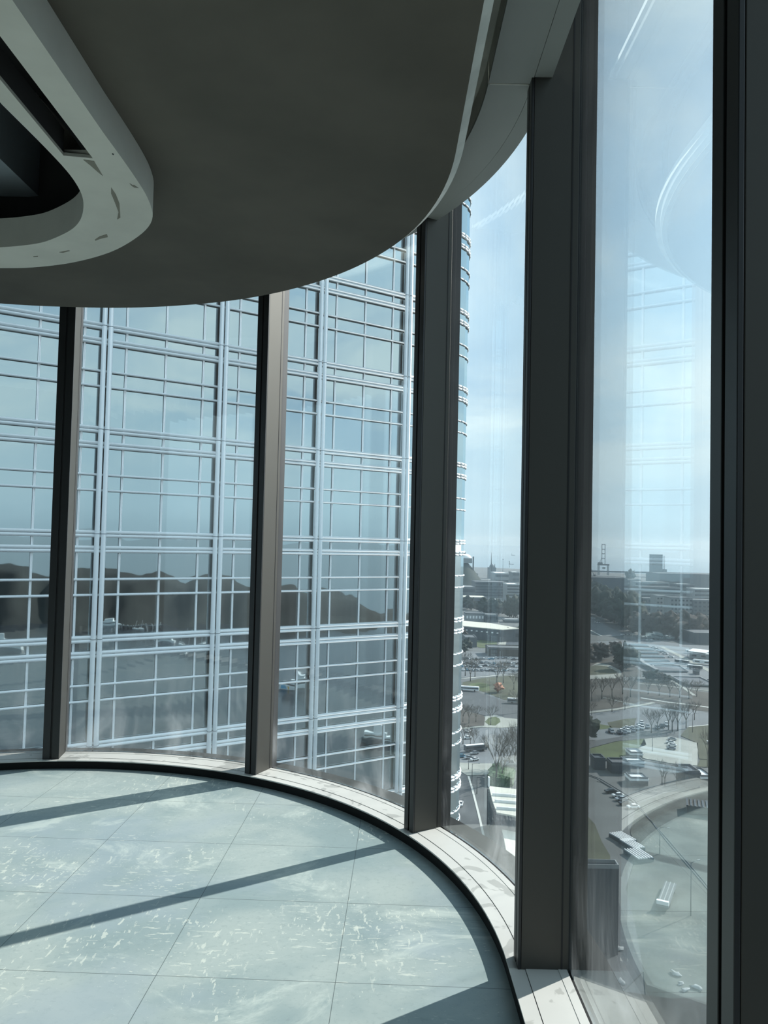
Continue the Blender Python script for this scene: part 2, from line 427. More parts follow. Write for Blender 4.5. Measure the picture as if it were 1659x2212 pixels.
# chips and filler marks on the frame
def chip(P, m_):
    q = [onz(x, y, 2.9592) for x, y in P]
    MB().prism([(p.x, p.y) for p in q], 2.9585, 2.9600).build('filler_patch', m_, fr_)
M_chip = mat('bare_filler', (.25, .235, .19), .8)
chip([(180, 345), (203, 348), (208, 357), (222, 380), (212, 372), (196, 358)], M_chip)
chip([(240, 405), (250, 420), (258, 440), (260, 470), (253, 474), (256, 458), (248, 437), (240, 418)], M_chip)
chip([(215, 511), (231, 506), (233, 512), (216, 516), (206, 520), (205, 518)], M_chip)
chip([(128, 545), (148, 541), (151, 542), (136, 546)], M_chip)
chip([(72, 554), (82, 553), (82, 554.5), (72, 555)], M_chip)
chip([(280, 396), (286, 400), (290, 400), (297, 405), (299, 406), (290, 405), (284, 401)], M_chip)
chip([(242, 331), (246, 333), (245, 335), (242, 333)], M_slot)
# dark plenum above the frame with a duct in it
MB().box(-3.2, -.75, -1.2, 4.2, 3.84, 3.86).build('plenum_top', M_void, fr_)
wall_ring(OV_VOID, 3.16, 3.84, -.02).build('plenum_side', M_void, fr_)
M_duct = mat('galvanised_duct', (.60, .68, .74), .4, .5)
p1, p2 = onz(86, 426, 3.32), onz(-60, 285, 3.32)
dct = MB(); dct.prism([(p1.x, p1.y), (p2.x, p2.y), (p2.x-.9, p2.y), (p1.x-1.2, p1.y)], 3.32, 3.62)
dct.build('duct', M_duct, fr_)
p1, p2 = onz(112, 440, 3.30), onz(-80, 452, 3.30)
MB().prism([(p1.x, p1.y), (p1.x, p1.y+.05), (p2.x, p2.y+.05), (p2.x, p2.y-.03)], 3.30, 3.40).build('duct_bracket', M_void, fr_)

# rest of the room behind the camera; side walls added to block light
M_wall = mat('room_wall', (.05, .05, .048), .8, var=.08)
tag(MB().box(-4.8, 1.0, -3.0, -2.82, -.3, 4.05).build('wall_back', M_wall), kind='structure')
tag(MB().box(.60, .78, -2.82, -.56, .0605, 4.05).build('wall_blocker_right', M_wall), kind='structure')  # unseen wall in place of windows, added to cut light from behind
tag(MB().box(-4.72, -4.48, -2.82, .28, .0605, 4.05).build('wall_blocker_left', M_wall), kind='structure')  # unseen too, closes off the left glazing to keep light out
MB().box(-4.52, .62, -2.82, -2.2, -.35, 0).build('floor_back', fm, fl)
MB().box(-4.52, .62, -2.82, -2.2, 3.16, 4.05).build('ceiling_back', M_conc, ceil)

# ================================================================= the glass tower across the street
TD = Vector((.8307, .5567, 0)); TN = Vector((.5567, -.8307, 0))
T0 = Vector((-11.45, 30.98, 0)); BAY, STO = 4.965, 4.2
TZ0 = 1.62
tower = empty('office_tower', (T0.x, T0.y, GZ))
tag(tower, 'silvery glass office tower with pale tube fins rising close outside the left windows', 'building')
toff = Vector((T0.x, T0.y, GZ))
def tparent(o):
    o.parent = tower; o.location = -toff; return o
M_tg = bpy.data.materials.new('tower_glass'); M_tg.use_nodes = True
t = NT(M_tg.node_tree); b = t.n['Principled BSDF']
b.inputs['Base Color'].default_value = (.52, .59, .60, 1); b.inputs['Metallic'].default_value = 1; b.inputs['Roughness'].default_value = .015
b.inputs['Specular Tint'].default_value = (.8, .9, .95, 1)
bn = t.add('ShaderNodeBump'); bn.inputs['Strength'].default_value = .02; bn.inputs['Distance'].default_value = .3
pos = t.add('ShaderNodeNewGeometry').outputs['Position']
t.link(t.noise(pos, .55, 2, .4), bn.inputs['Height']); t.link(bn.outputs[0], b.inputs['Normal'])
M_tube = mat('tower_tube_metal', (.92, .95, .96), .4, 0)
M_tube2 = mat('tower_dark_joint', (.10, .13, .15), .5)
def tp(s, o, z_): return T0 + TD*s + TN*o + Vector((0, 0, z_))
S_END, RC = 17.9, 2.5
def corner(a, o=0.):      # a degrees round the far corner
    c = T0 + TD*S_END - TN*RC
    n = TN*math.cos(R(a)) + TD*math.sin(R(a))
    return c + n*(RC+o)
LINES = [(0., 2), (-.617, 2), (-1.82, 1), (-2.445, 1)]
ROWS = [(0., -.617), (-.617, -1.82), (-1.82, -2.445), (-2.445, -4.2)]
FR = [0, 1/6., .5, 5/6., 1.]
K0, K1, B0, B1 = -6, 6, -3, 4
rnd = random.Random(3)
tm = {}
# dark core of the tower, down to the street and up past the picture
core = MB()
core.prism([tp(-3*BAY-6, -.25, 0)[:2], tp(S_END, -.25, 0)[:2]] + [tuple(corner(a, -.25)[:2]) for a in range(10, 91, 10)]
           + [tuple((corner(90, -.25) - TN*18)[:2]), tuple((tp(-3*BAY-6, -.25, 0)-TN*20)[:2])], GZ, 32.)
tparent(core.build('tower_body', mat('tower_body', (.16, .20, .23), .35)))
def panequad(mb, s0, s1, z0, z1):
    g = .012; cs, cz = (s0+s1)/2, (z0+z1)/2
    tx, tz = rnd.gauss(0, .0022), rnd.gauss(0, .0016)
    P = []
    for dn in (0, -.03):
        for s_, z_ in ((s0+g, z0+g), (s1-g, z0+g), (s1-g, z1-g), (s0+g, z1-g)):
            P.append(tp(s_, -.03+dn+(s_-cs)*tx+(z_-cz)*tz, z_))
    mb.add(P, [(0, 1, 2, 3), (7, 6, 5, 4), (0, 4, 5, 1), (1, 5, 6, 2), (2, 6, 7, 3), (3, 7, 4, 0)])
for k in range(K0, K1):
    zb = TZ0 + STO*k
    for bb in range(B0, B1):
        mb = MB()
        for (z1, z0) in ROWS:
            for f0, f1 in zip(FR, FR[1:]):
                s0, s1 = (bb+f0)*BAY, (bb+f1)*BAY
                if s0 >= S_END: continue
                panequad(mb, s0, min(s1, S_END), zb+z0, zb+z1)
        tparent(mb.build('window', M_tg))
    mb = MB()
    for (z1, z0) in ROWS:
        for a in range(0, 90, 15):
            p, q = corner(a, -.03), corner(a+15, -.03)
            up0, up1 = Vector((0, 0, zb+z0+.012)), Vector((0, 0, zb+z1-.012))
            i0, i1 = corner(a, -.08), corner(a+15, -.08)
            mb.add([p+up0, q+up0, q+up1, p+up1, i0+up0, i1+up0, i1+up1, i0+up1], [(0, 1, 2, 3), (7, 6, 5, 4), (0, 4, 5, 1), (3, 2, 6, 7)])
    tparent(mb.build('corner_window', M_tg))
    for lz, n in LINES:
        mb = MB()
        for q in ((.075, -.075) if n == 2 else (0,)):
            r = .072 if n == 2 else .050
            o = .07
            mb.tube(tp(B0*BAY, o, zb+lz+q), tp(S_END, o, zb+lz+q), r, n=10)
            for a in range(0, 90, 10):
                p, c2 = corner(a, .0), corner(a+10, .0)
                mb.tube((p.x, p.y, zb+lz+q), (c2.x, c2.y, zb+lz+q), r*.8, n=8)
        tparent(mb.build('transom_tube', M_tube))
ztop, zbot = TZ0+STO*(K1-1)+.3, TZ0+STO*(K0-1)+.3
for bb in range(B0, B1):
    for q in (-.125, .125):
        mb = MB(); mb.tube(tp(bb*BAY+q, .20, zbot), tp(bb*BAY+q, .20, ztop), .100, n=14)
        fo = tparent(mb.build('fin_tube', M_tube))
        mb = MB()
        for k in range(K0, K1): mb.tube(tp(bb*BAY+q, .20, TZ0+STO*k-.012), tp(bb*BAY+q, .20, TZ0+STO*k+.012), .1015, n=14)
        jo = mb.build('tube_joint', M_tube2, fo)
    for f in FR[1:4]:
        s = (bb+f)*BAY
        if s > S_END: continue
        m3 = MB(); m3.tube(tp(s-.018, .0, zbot), tp(s-.018, .0, ztop), .030, n=8)
        m3.tube(tp(s+.030, .0, zbot), tp(s+.030, .0, ztop), .022, n=8)
        tparent(m3.build('glazing_bar', M_tube))

# ================================================================= ground, water
M_ground = mat('town_ground', (.11, .122, .122), .9, var=.22, vscale=.02)
def harbour(name, c, rough):
    m = mat(name, c, rough, 0, .5)
    q = NT(m.node_tree); bb_ = q.n['Principled BSDF']
    bn_ = q.add('ShaderNodeBump'); bn_.inputs['Strength'].default_value = .25; bn_.inputs['Distance'].default_value = .5
    ps = q.add('ShaderNodeNewGeometry').outputs['Position']
    q.link(q.noise(ps, .25, 3), bn_.inputs['Height']); q.link(bn_.outputs[0], bb_.inputs['Normal'])
    return m
M_sea = harbour('sea_water', (.20, .28, .33), .5)
M_harb = harbour('harbour_water', (.014, .018, .024), .16)
M_harb.node_tree.nodes['Principled BSDF'].inputs['Specular IOR Level'].default_value = .14
tag(MB().prism([(-30000, 0), (30000, 0), (30000, 40000), (-30000, 40000)], GZ-3, GZ-1.0).build('sea', M_sea), kind='structure', label='pale hazy sea reaching to the horizon')
tag(MB().prism([(-30000, -30000), (30000, -30000), (30000, -.01), (-30000, -.01)], GZ-3, GZ-1.0).build('harbour_water', M_harb), kind='structure', label='dark harbour water mirrored in the tower glass')
coast = [(-6000, -70), (-40, -70), (60, -50), (160, 10), (420, 40), (900, 90), (4000, 200), (6500, 1500), (5200, 2760), (1800, 2760), (900, 2850), (300, 3250), (-600, 3300), (-6000, 3300)]
land = MB().prism(coast, GZ-2.5, GZ).build('ground', M_ground)
tag(land, kind='structure', label='grey town ground far below')

# ================================================================= outdoor materials
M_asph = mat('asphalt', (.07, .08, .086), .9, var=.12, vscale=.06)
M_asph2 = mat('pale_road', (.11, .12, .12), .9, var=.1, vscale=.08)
M_pave = mat('pale_paving', (.32, .335, .30), .9, var=.1, vscale=.1)
M_plaza = mat('grey_plaza', (.15, .168, .178), .9, var=.1, vscale=.05)
M_grass = mat('short_grass', (.07, .095, .035), .95, var=.25, vscale=.12)
M_grass2 = mat('dull_grass', (.062, .070, .042), .95, var=.2, vscale=.08)
M_earth = mat('bare_earth', (.062, .058, .050), .95, var=.25, vscale=.06)
M_kerbst = mat('white_kerbstone', (.55, .56, .52), .8)
M_white2 = mat('white_metal_roof', (.80, .82, .82), .6)
M_cream = mat('cream_flat_roof', (.60, .585, .50), .8, var=.06, vscale=.1)
M_conc2 = mat('pale_concrete', (.26, .28, .285), .85, var=.08, vscale=.08)
M_conc3 = mat('mid_concrete', (.10, .115, .125), .85, var=.08, vscale=.08)
M_dk = mat('dark_cladding', (.055, .075, .09), .6, var=.15, vscale=.05)
M_dk2 = mat('blue_grey_cladding', (.055, .072, .09), .6, var=.1, vscale=.05)
M_win = mat('dark_window_glass', (.03, .045, .055), .2, 0, .6)
M_leaf = mat('dark_evergreen_leaves', (.018, .030, .022), .95, var=.4, vscale=.35, bump=.6, bscale=.5)
M_leaf2 = mat('brownish_bare_twigs', (.045, .040, .034), .95, var=.3, vscale=.3, bump=.6, bscale=.6)
M_hedge = mat('clipped_green_hedge', (.06, .11, .05), .95, var=.4, vscale=.5, bump=.8, bscale=.8)
M_bark = mat('grey_bark', (.12, .115, .10), .95)
M_steel = mat('crane_steel', (.03, .04, .05), .6)
M_orange = mat('rust_orange_leaves', (.50, .25, .16), .9, var=.3, vscale=.4, bump=.6, bscale=.8)
M_tile = mat('dark_court', (.085, .10, .115), .7)
M_solar = mat('sawtooth_glazing', (.13, .19, .22), .3, 0, .6)

def flatpoly(name, P, m, lev, lab=None):
    """a flat piece of ground: lev stacks it a few centimetres higher than its neighbours"""
    q = [G(x, y) for x, y in P]
    o = MB().prism([(p.x, p.y) for p in q], GZ-.5, GZ+.06+.03*lev).build(name, m)
    return tag(o, kind='structure', label=lab)
def flatline(name, P, wd, m, lev, lab=None, h=0.):
    q = [G(x, y) for x, y in P]; A, B = [], []
    for i, p in enumerate(q):
        d = (q[min(i+1, len(q)-1)] - q[max(i-1, 0)]); d.z = 0; d.normalize(); n = Vector((-d.y, d.x, 0))*wd/2
        A.append(((p+n).x, (p+n).y)); B.append(((p-n).x, (p-n).y))
    o = MB().strip(A, B, GZ-.4, GZ+.06+.03*lev+h).build(name, m)
    return tag(o, kind='structure', label=lab)

def hgt(px, yb, yt):
    """height above the street of something whose foot is at (px,yb) and top at (px,yt)"""
    p = G(px, yb); d = ray(px, yt); s = math.hypot(p.x, p.y)/math.hypot(d.x, d.y)
    return CAM.z + d.z*s - GZ
def building(name, xl, xr, yb, yt, depth, mw, mr, lab, floors=0, roofh=.8, group=None, turn=0., band=M_win, slope=.022, cat='building', cols=0):
    A, B = G(xl, yb), G(xr, yb+slope*(xr-xl))
    if turn: 
        v = B-A; v.rotate(Matrix.Rotation(turn, 3, 'Z')); B = A+v
    h = hgt(xl, yb, yt); L = (B-A).length
    ex = (B-A).normalized(); ang = math.atan2(ex.y, ex.x)
    e = empty(name, (A.x, A.y, GZ), ang); tag(e, lab, cat, group)
    MB().box(0, L, 0, depth, 0, h-roofh).build('wall', mw, e)
    ro = MB(); ro.box(-.3, L+.3, -.3, depth+.3, h-roofh+.001, h); ro.build('roof', mr, e)
    MB().strip([(0, 0), (L, 0), (L, depth), (0, depth), (0, 0.001)], [(.5, .5), (L-.5, .5), (L-.5, depth-.5), (.5, depth-.5), (.5, .501)], h+.001, h+.7).build('parapet', mw, e)
    if floors:
        fh = (h-roofh-1)/floors
        for i in range(floors):
            z0 = .8+fh*(i+.35)
            if cols:
                cw = L/cols
                for c_ in range(cols):
                    MB().box(cw*(c_+.22), cw*(c_+.78), -.12, .2, z0, z0+fh*.42).build('window', band, e)
            else:
                MB().box(.6, L-.6, -.12, .2, z0, z0+fh*.45).build('window_band', band, e)
    return e

# ---------------------------------------------------------------- trees
def crown_mb(rad, ht, z0, seed, jit=.45, seg=16, rings=11):
    return MB().sphere((0, 0, z0+ht/2), rad, rad, ht/2, seg, rings, jit, seed)
def make_leafy(seed, mleaf):
    e = empty('tree', (0, 0, 0))
    crown_mb(4.6, 8.5, 2.2, seed, .9, 20, 14).build('crown', mleaf, e)
    MB().tube((0, 0, 0), (0, 0, 5), .38, .2, 7).build('trunk', M_bark, e)
    return e
def branches(mb, p, d, L, r, lev, rn):
    q = p + d*L
    mb.tube(p, q, r, r*.68, 4 if lev < 3 else 5, False)
    if lev == 0: return
    for i in range(3 if lev > 1 else 4):
        a = d.orthogonal().normalized(); a.rotate(Matrix.Rotation(rn.uniform(0, 6.28), 3, d))
        nd = (d + a*rn.uniform(.35, .8)); nd.z += .18; nd.normalize()
        branches(mb, q if i < 2 else p + d*L*rn.uniform(.5, .9), nd, L*rn.uniform(.62, .85), r*.62, lev-1, rn)
def make_bare(seed, h=12.):
    rn = random.Random(seed); e = empty('bare_tree', (0, 0, 0))
    MB().tube((0, 0, 0), (0, 0, h*.3), h*.022, h*.016, 7).build('trunk', M_bark, e)
    mb = MB()
    for i in range(4):
        a = i*1.6+rn.random()
        branches(mb, Vector((0, 0, h*(.27+.01*i))), Vector((.45*math.cos(a), .45*math.sin(a), 1)).normalized(), h*.24, h*.011, 4, rn)
    mb.build('branches', M_bark, e)
    return e
PROTO = {}
def proto(kind):
    if kind not in PROTO:
        PROTO[kind] = {'ev0': lambda: make_leafy(1, M_leaf), 'ev1': lambda: make_leafy(5, M_leaf), 'br0': lambda: make_leafy(9, M_leaf2),
                       'br1': lambda: make_leafy(12, M_leaf2), 'or': lambda: make_leafy(17, M_orange), 'ba0': lambda: make_bare(2), 'ba1': lambda: make_bare(8)}[kind]()
        return PROTO[kind], True
    return PROTO[kind], False
def copy_tree(o):
    c = o.copy(); col.objects.link(c)
    for ch in o.children:
        k = ch.copy(); col.objects.link(k); k.parent = c
        for g in ch.children:
            m_ = g.copy(); col.objects.link(m_); m_.parent = k
    return c
rt = random.Random(11)
def tree(kind, px, py, hpx, lab, group=None, wide=1.):
    """hpx: its height in the photograph"""
    src, new = proto(kind); o = src if new else copy_tree(src)
    p = G(px, py); d = (p-CAM).length
    h = hpx*d/FPX; s = h/(12. if kind.startswith('ba') else 10.7)
    o.location = (p.x, p.y, GZ); o.scale = (s*wide, s*wide, s); o.rotation_euler = (0, 0, rt.uniform(0, 6.28))
    return tag(o, lab, 'tree', group)
ORD = ['leftmost', 'second from left', 'third from left', 'fourth from left', 'fifth from left', 'sixth from left', 'seventh from left',
       'eighth from left', 'ninth from left', 'tenth from left', 'eleventh from left', 'twelfth from left', 'thirteenth from left', 'fourteenth from left', 'fifteenth from left', 'sixteenth from left']
def treerow(kinds, P, look, where, group=None, wide=1.):
    P = sorted(P); n = len(P)
    for i, (x, y, hp) in enumerate(P):
        nm = 'rightmost' if i == n-1 and n > 1 else ORD[i]
        tree(kinds[i % len(kinds)], x, y, hp, '%s %s, %s' % (look, where, nm) if n > 1 else '%s %s' % (look, where), group, wide)

# ---------------------------------------------------------------- cars
M_tyre = mat('tyre_rubber', (.02, .02, .02), .8)
def make_car(mp, near=True):
    e = empty('car', (0, 0, 0))
    prof = [(-2.15, .35), (-2.2, .75), (-2.05, .95), (-1.0, 1.0), (1.45, 1.02), (2.1, .92), (2.2, .5), (2.1, .35)]
    mb = MB(); n = len(prof)
    vs_ = [(x, -.86, z_) for x, z_ in prof] + [(x, .86, z_) for x, z_ in prof]
    mb.add(vs_, [list(range(n))[::-1], list(range(n, 2*n))] + [(i, (i+1) % n, n+(i+1) % n, n+i) for i in range(n)])
    mb.build('body', mp, e, bevel=.06)
    roof = [(-1.25, 1.0), (-.55, 1.44), (.95, 1.46), (1.6, 1.02)]
    mb = MB(); vs_ = [(x, -.74+(.12 if z_ > 1.2 else 0), z_) for x, z_ in roof] + [(x, .74-(.12 if z_ > 1.2 else 0), z_) for x, z_ in roof]
    mb.add(vs_, [(3, 2, 1, 0), (4, 5, 6, 7), (0, 1, 5, 4), (1, 2, 6, 5), (2, 3, 7, 6), (3, 0, 4, 7)])
    mb.build('windows', M_win, e)
    MB().box(-.5, .92, -.6, .6, 1.462, 1.49).build('roof', mp, e, bevel=.02)
    if near:
        for x in (-1.35, 1.35):
            for y in (-.8, .8): MB().tube((x, y-.09, .33), (x, y+.09, .33), .33, n=12).build('wheel', M_tyre, e)
    return e
CARM = {'white': mat('white_car_paint', (.78, .80, .80), .3), 'silver': mat('silver_car_paint', (.45, .48, .50), .25, .5),
        'black': mat('black_car_paint', (.025, .028, .035), .25), 'grey': mat('grey_car_paint', (.16, .18, .20), .3),
        'blue': mat('blue_car_paint', (.06, .20, .30), .3), 'red': mat('red_car_paint', (.35, .05, .04), .3)}
CARP = {}
def car(colr, px, py, yaw, lab, group=None, lev=6, scale=1.):
    if colr not in CARP: o = CARP[colr] = make_car(CARM[colr])
    else: o = copy_tree(CARP[colr])
    p = G(px, py); o.location = (p.x, p.y, GZ+.07+.03*lev); o.rotation_euler = (0, 0, R(yaw)); o.scale = (scale,)*3
    return tag(o, lab, 'car', group)
def bus(px, py, yaw, mcol, lab, L=11.):
    e = empty('bus', tuple(G(px, py, .3)), R(yaw)); tag(e, lab, 'bus')
    MB().box(-L/2, L/2, -1.25, 1.25, .45, 2.95).build('body', mcol, e, bevel=.15)
    MB().box(-L/2+.4, L/2-.2, -1.28, 1.28, 1.5, 2.3).build('window_band', M_win, e)
    MB().box(-L/2+.3, L/2-.3, -1.1, 1.1, 2.951, 3.1).build('roof', M_white2, e)
    for x in (-L*.3, L*.3):
        for y in (-1.2, 1.2): MB().tube((x, y-.12, .48), (x, y+.12, .48), .48, n=12).build('wheel', M_tyre, e)
    return e
def lamppost(px, py, hpx, lab, group=None, arm=2.2, arms=1):
    p = G(px, py); h = hpx*(p-CAM).length/FPX
    e = empty('lamp_post', tuple(p), rt.uniform(-.4, .4)); tag(e, lab, 'lamp post', group)
    MB().tube((0, 0, 0), (0, 0, h), .16, .09, 8).build('pole', M_steel, e)
    for s in ((1,) if arms == 1 else (1, -1)):
        a = MB().tube((0, 0, h-.1), (s*arm, 0, h+.35), .07, .05, 6).build('arm', M_steel, e)
        MB().box(min(s*arm, s*(arm+.9)), max(s*arm, s*(arm+.9)), -.18, .18, h+.27, h+.40).build('lamp_head', M_conc2, a)
    return e

# ================================================================= town seen left of the broad upright (slot A)
flatpoly('lawn_1', [(1000, 1474), (1040, 1465), (1130, 1457), (1180, 1462), (1180, 1505), (1090, 1512), (1040, 1493), (995, 1488)], M_grass2, 1, 'olive park lawn with the orange bush')
flatpoly('lawn_2', [(1012, 1478), (1035, 1474), (1056, 1478), (1058, 1492), (1042, 1494), (1020, 1486)], M_grass, 2, 'greener patch in the olive lawn')
flatpoly('road_1', [(900, 1478), (985, 1487), (1035, 1496), (1085, 1514), (1250, 1535), (1290, 1545), (1290, 1575), (1200, 1570), (1130, 1563), (1080, 1556), (960, 1520), (900, 1512)], M_asph, 3, 'wide grey road sweeping below the olive lawn')
flatpoly('park_1', [(900, 1516), (962, 1524), (1045, 1546), (1052, 1566), (900, 1582)], M_earth, 2, 'brown bare park between two roads, beside the tower')
flatpoly('lawn_3', [(1047, 1560), (1056, 1551), (1070, 1549), (1079, 1553), (1081, 1560), (1070, 1568), (1056, 1567)], M_grass, 5, 'small bright green lawn by the bend in the road')
flatpoly('path_1', [(1048, 1548), (1072, 1545), (1090, 1551), (1140, 1556), (1240, 1560), (1240, 1570), (1130, 1569), (1082, 1573), (1040, 1571), (960, 1580), (960, 1576), (1046, 1568)], M_pave, 4, 'pale path round the bright green lawn')
flatpoly('road_2', [(900, 1584), (960, 1580), (1040, 1573), (1082, 1574), (1130, 1571), (1245, 1572), (1245, 1600), (1130, 1612), (1085, 1650), (1040, 1652), (900, 1668)], M_plaza, 3, 'grey square with bare trees and a white coach')
flatpoly('path_2', [(900, 1672), (985, 1648), (1040, 1650), (1062, 1650), (1074, 1662), (1052, 1674), (1010, 1676), (985, 1662), (900, 1690)], M_pave, 5, 'pale triangular paving below the coach')
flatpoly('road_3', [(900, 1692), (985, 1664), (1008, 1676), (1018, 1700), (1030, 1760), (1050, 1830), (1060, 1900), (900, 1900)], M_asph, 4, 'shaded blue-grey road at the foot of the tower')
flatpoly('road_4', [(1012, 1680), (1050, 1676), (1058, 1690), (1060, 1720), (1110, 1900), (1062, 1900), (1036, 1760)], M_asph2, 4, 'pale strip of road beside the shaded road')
flatline('kerb_line_1', [(1012, 1678), (1020, 1705), (1034, 1760), (1050, 1830)], .8, M_kerbst, 7)
flatline('kerb_line_2', [(995, 1466), (1035, 1463), (1086, 1458), (1130, 1462)], 1.6, M_kerbst, 4)
flatpoly('parking_1', [(900, 1403), (1130, 1412), (1190, 1420), (1190, 1455), (1130, 1452), (1040, 1461), (960, 1466), (900, 1464)], M_plaza, 1, 'crowded car park before the olive lawn')
flatpoly('lawn_4', [(1026, 1390), (1036, 1382), (1058, 1380), (1072, 1384), (1074, 1392), (1060, 1399), (1038, 1400), (1028, 1397)], M_grass, 3, 'yellow-green oval lawn below the long cream roof')
flatpoly('path_3', [(1056, 1377), (1080, 1378), (1094, 1386), (1092, 1394), (1072, 1400), (1070, 1396), (1078, 1390), (1072, 1382)], M_pave, 2, 'curved pale drive round the oval lawn')
flatpoly('road_5', [(1074, 1382), (1250, 1388), (1250, 1400), (1094, 1400)], M_dk2, 1, 'blue-grey road right of the oval lawn')

# hill and far roofs
def mound(name, cx_, cy_, rx, ry, h, m, lab, seed, cat=None):
    mb = MB(); N, J = 40, 8; vs_ = [(cx_, cy_, GZ+h)]
    for j in range(1, J+1):
        for i in range(N):
            a = 2*math.pi*i/N; k = j/J
            z_ = h*(math.cos(k*math.pi)+1)/2*(1+.35*noise.noise(Vector((math.cos(a)*2*k+seed, math.sin(a)*2*k, seed))))
            vs_.append((cx_+rx*k*math.cos(a), cy_+ry*k*math.sin(a), GZ+z_-(1.5 if j == J else 0)))
    fs = [(0, 1+i, 1+(i+1) % N) for i in range(N)]
    for j in range(J-1):
        o1, o2 = 1+j*N, 1+(j+1)*N
        fs += [(o1+i, o2+i, o2+(i+1) % N, o1+(i+1) % N) for i in range(N)]
    mb.add(vs_, fs, True)
    o = mb.build(name, m); return tag(o, kind='structure', label=lab)
p = G(985, 1275); mound('hill_1', p.x, p.y, 92, 80, hgt(985, 1275, 1211), M_leaf, 'wooded hill under the white dome at the tower\'s edge', 3)
# domed hall on the hill
p = G(1004, 1276); sc_ = (p-CAM).length/FPX
e = empty('domed_hall', (p.x, p.y, GZ+hgt(1004, 1276, 1212))); tag(e, 'white domed hall with a chimney on the far wooded hill', 'building')
MB().box(-24*sc_, 14*sc_, -5, 30, -4, 6).build('wall', M_conc2, e)
mb = MB().sphere((-2*sc_, 15, 6), 17*sc_, 17*sc_, 10*sc_, 20, 10); mb.build('dome', M_white2, e)
MB().box(-4.5*sc_, 1.5*sc_, 10, 16, 8*sc_, 20*sc_).build('chimney', M_conc3, e)
MB().box(16.0*sc_, 18.5*sc_, 0, 5, -28, 10*sc_).build('side_chimney', M_dk2, e)
# steeple
p = G(1063, 1250); s = (p-CAM).length/FPX
e = empty('church', (p.x, p.y, GZ)); tag(e, 'church with a dome and a thin spire on the skyline', 'building')
MB().box(-8*s, 8*s, 0, 16*s, 0, 24*s).build('wall', M_conc3, e)
MB().sphere((0, 8*s, 24*s), 5.5*s, 5.5*s, 7*s, 16, 10).build('dome', M_dk2, e)
MB().tube((-1*s, 8*s, 30*s), (-1.6*s, 8*s, 56*s), 1.0*s, .25*s, 8).build('spire', M_steel, e)
MB().tube((6*s, 8*s, 20*s), (6.5*s, 8*s, 31*s), 1.2*s, .8*s, 8).build('turret', M_dk2, e)
for px, yb, yt, lab in ((1086, 1240, 1209, 'thin mast with a ball on top on the far skyline'), (1100, 1226, 1213, 'short mast standing on the far breakwater')):
    p = G(px, yb); s = (p-CAM).length/FPX
    e = empty('mast', tuple(p)); tag(e, lab, 'mast')
    MB().tube((0, 0, 0), (0, 0, (yb-yt)*s), .5*s, .25*s, 6).build('pole', M_steel, e)
    MB().sphere((0, 0, (yb-yt)*s), 1.1*s, seg=8, rings=6).build('ball', M_steel, e)
for px, py, L, lab in ((1104, 1219.5, 10, 'low dark ship with a single mast out at sea, left of the broad upright'), (1108, 1197, 8, 'far ship hull high in the sea haze')):
    p = onz(px, py, GZ-.9) if py > 1200 else onz(px, 1200, GZ-.9)
    s = (p-CAM).length/FPX
    e = empty('ship', tuple(p)); tag(e, lab, 'ship')
    MB().prism([(-L/2*s, -1*s), (L/2*s, -1*s), (L/2*1.15*s, 0), (L/2*s, 1*s), (-L/2*s, 1*s)], 0, 1.1*s).build('hull', M_dk2, e)
    MB().box(-L*.35*s, -L*.25*s, -.5*s, .5*s, 1.1*s, 5*s).build('mast', M_dk2, e)

BL = building
BL('office_block', 996, 1030, 1277, 1254, 60, M_conc3, M_conc2, 'small pale block at the foot of the wooded hill, by the tower\'s edge', 3)
BL('warehouse', 1004, 1032, 1262, 1239, 80, M_conc3, M_conc2, 'long low roof below the wooded hill', 1)
BL('office_block', 1070, 1099, 1262, 1238, 80, M_conc2, M_white2, 'pale office block with white roof below the spire', 2)
BL('office_block', 1107, 1122, 1258, 1236, 60, M_conc3, M_white2, 'small white-roofed block left of the broad upright', 2)
BL('office_block', 1026, 1096, 1290, 1257, 60, M_conc3, M_conc3, 'long stepped grey office block with level window bands', 5)
BL('office_block', 1095, 1121, 1297, 1262, 45, M_conc2, M_white2, 'grey office block with a white roof deck', 5)
BL('office_block', 1120, 1190, 1296, 1264, 50, M_conc2, M_conc2, 'speckled pale block partly behind the broad upright', 5)
BL('office_block', 996, 1026, 1300, 1268, 50, M_conc3, M_conc2, 'grey block beside the tower above the cream roof', 2)
BL('warehouse', 990, 1052, 1312, 1290, 45, M_dk2, M_cream, 'shed with broad cream flat roof behind dark trees', 0)
BL('warehouse', 1060, 1082, 1325, 1297, 40, M_dk, M_conc2, 'dark shed with a white roof edge behind the trees', 0)
BL('pier_hall', 1006, 1046, 1342, 1325, 22, M_conc2, M_conc3, 'small pale hall with bright square windows above the cream roof', 1, cols=6, band=M_white2)
BL('pier_hall', 1048, 1076, 1344, 1328, 18, M_conc3, M_conc2, 'grey hall beside the small pale hall', 1)
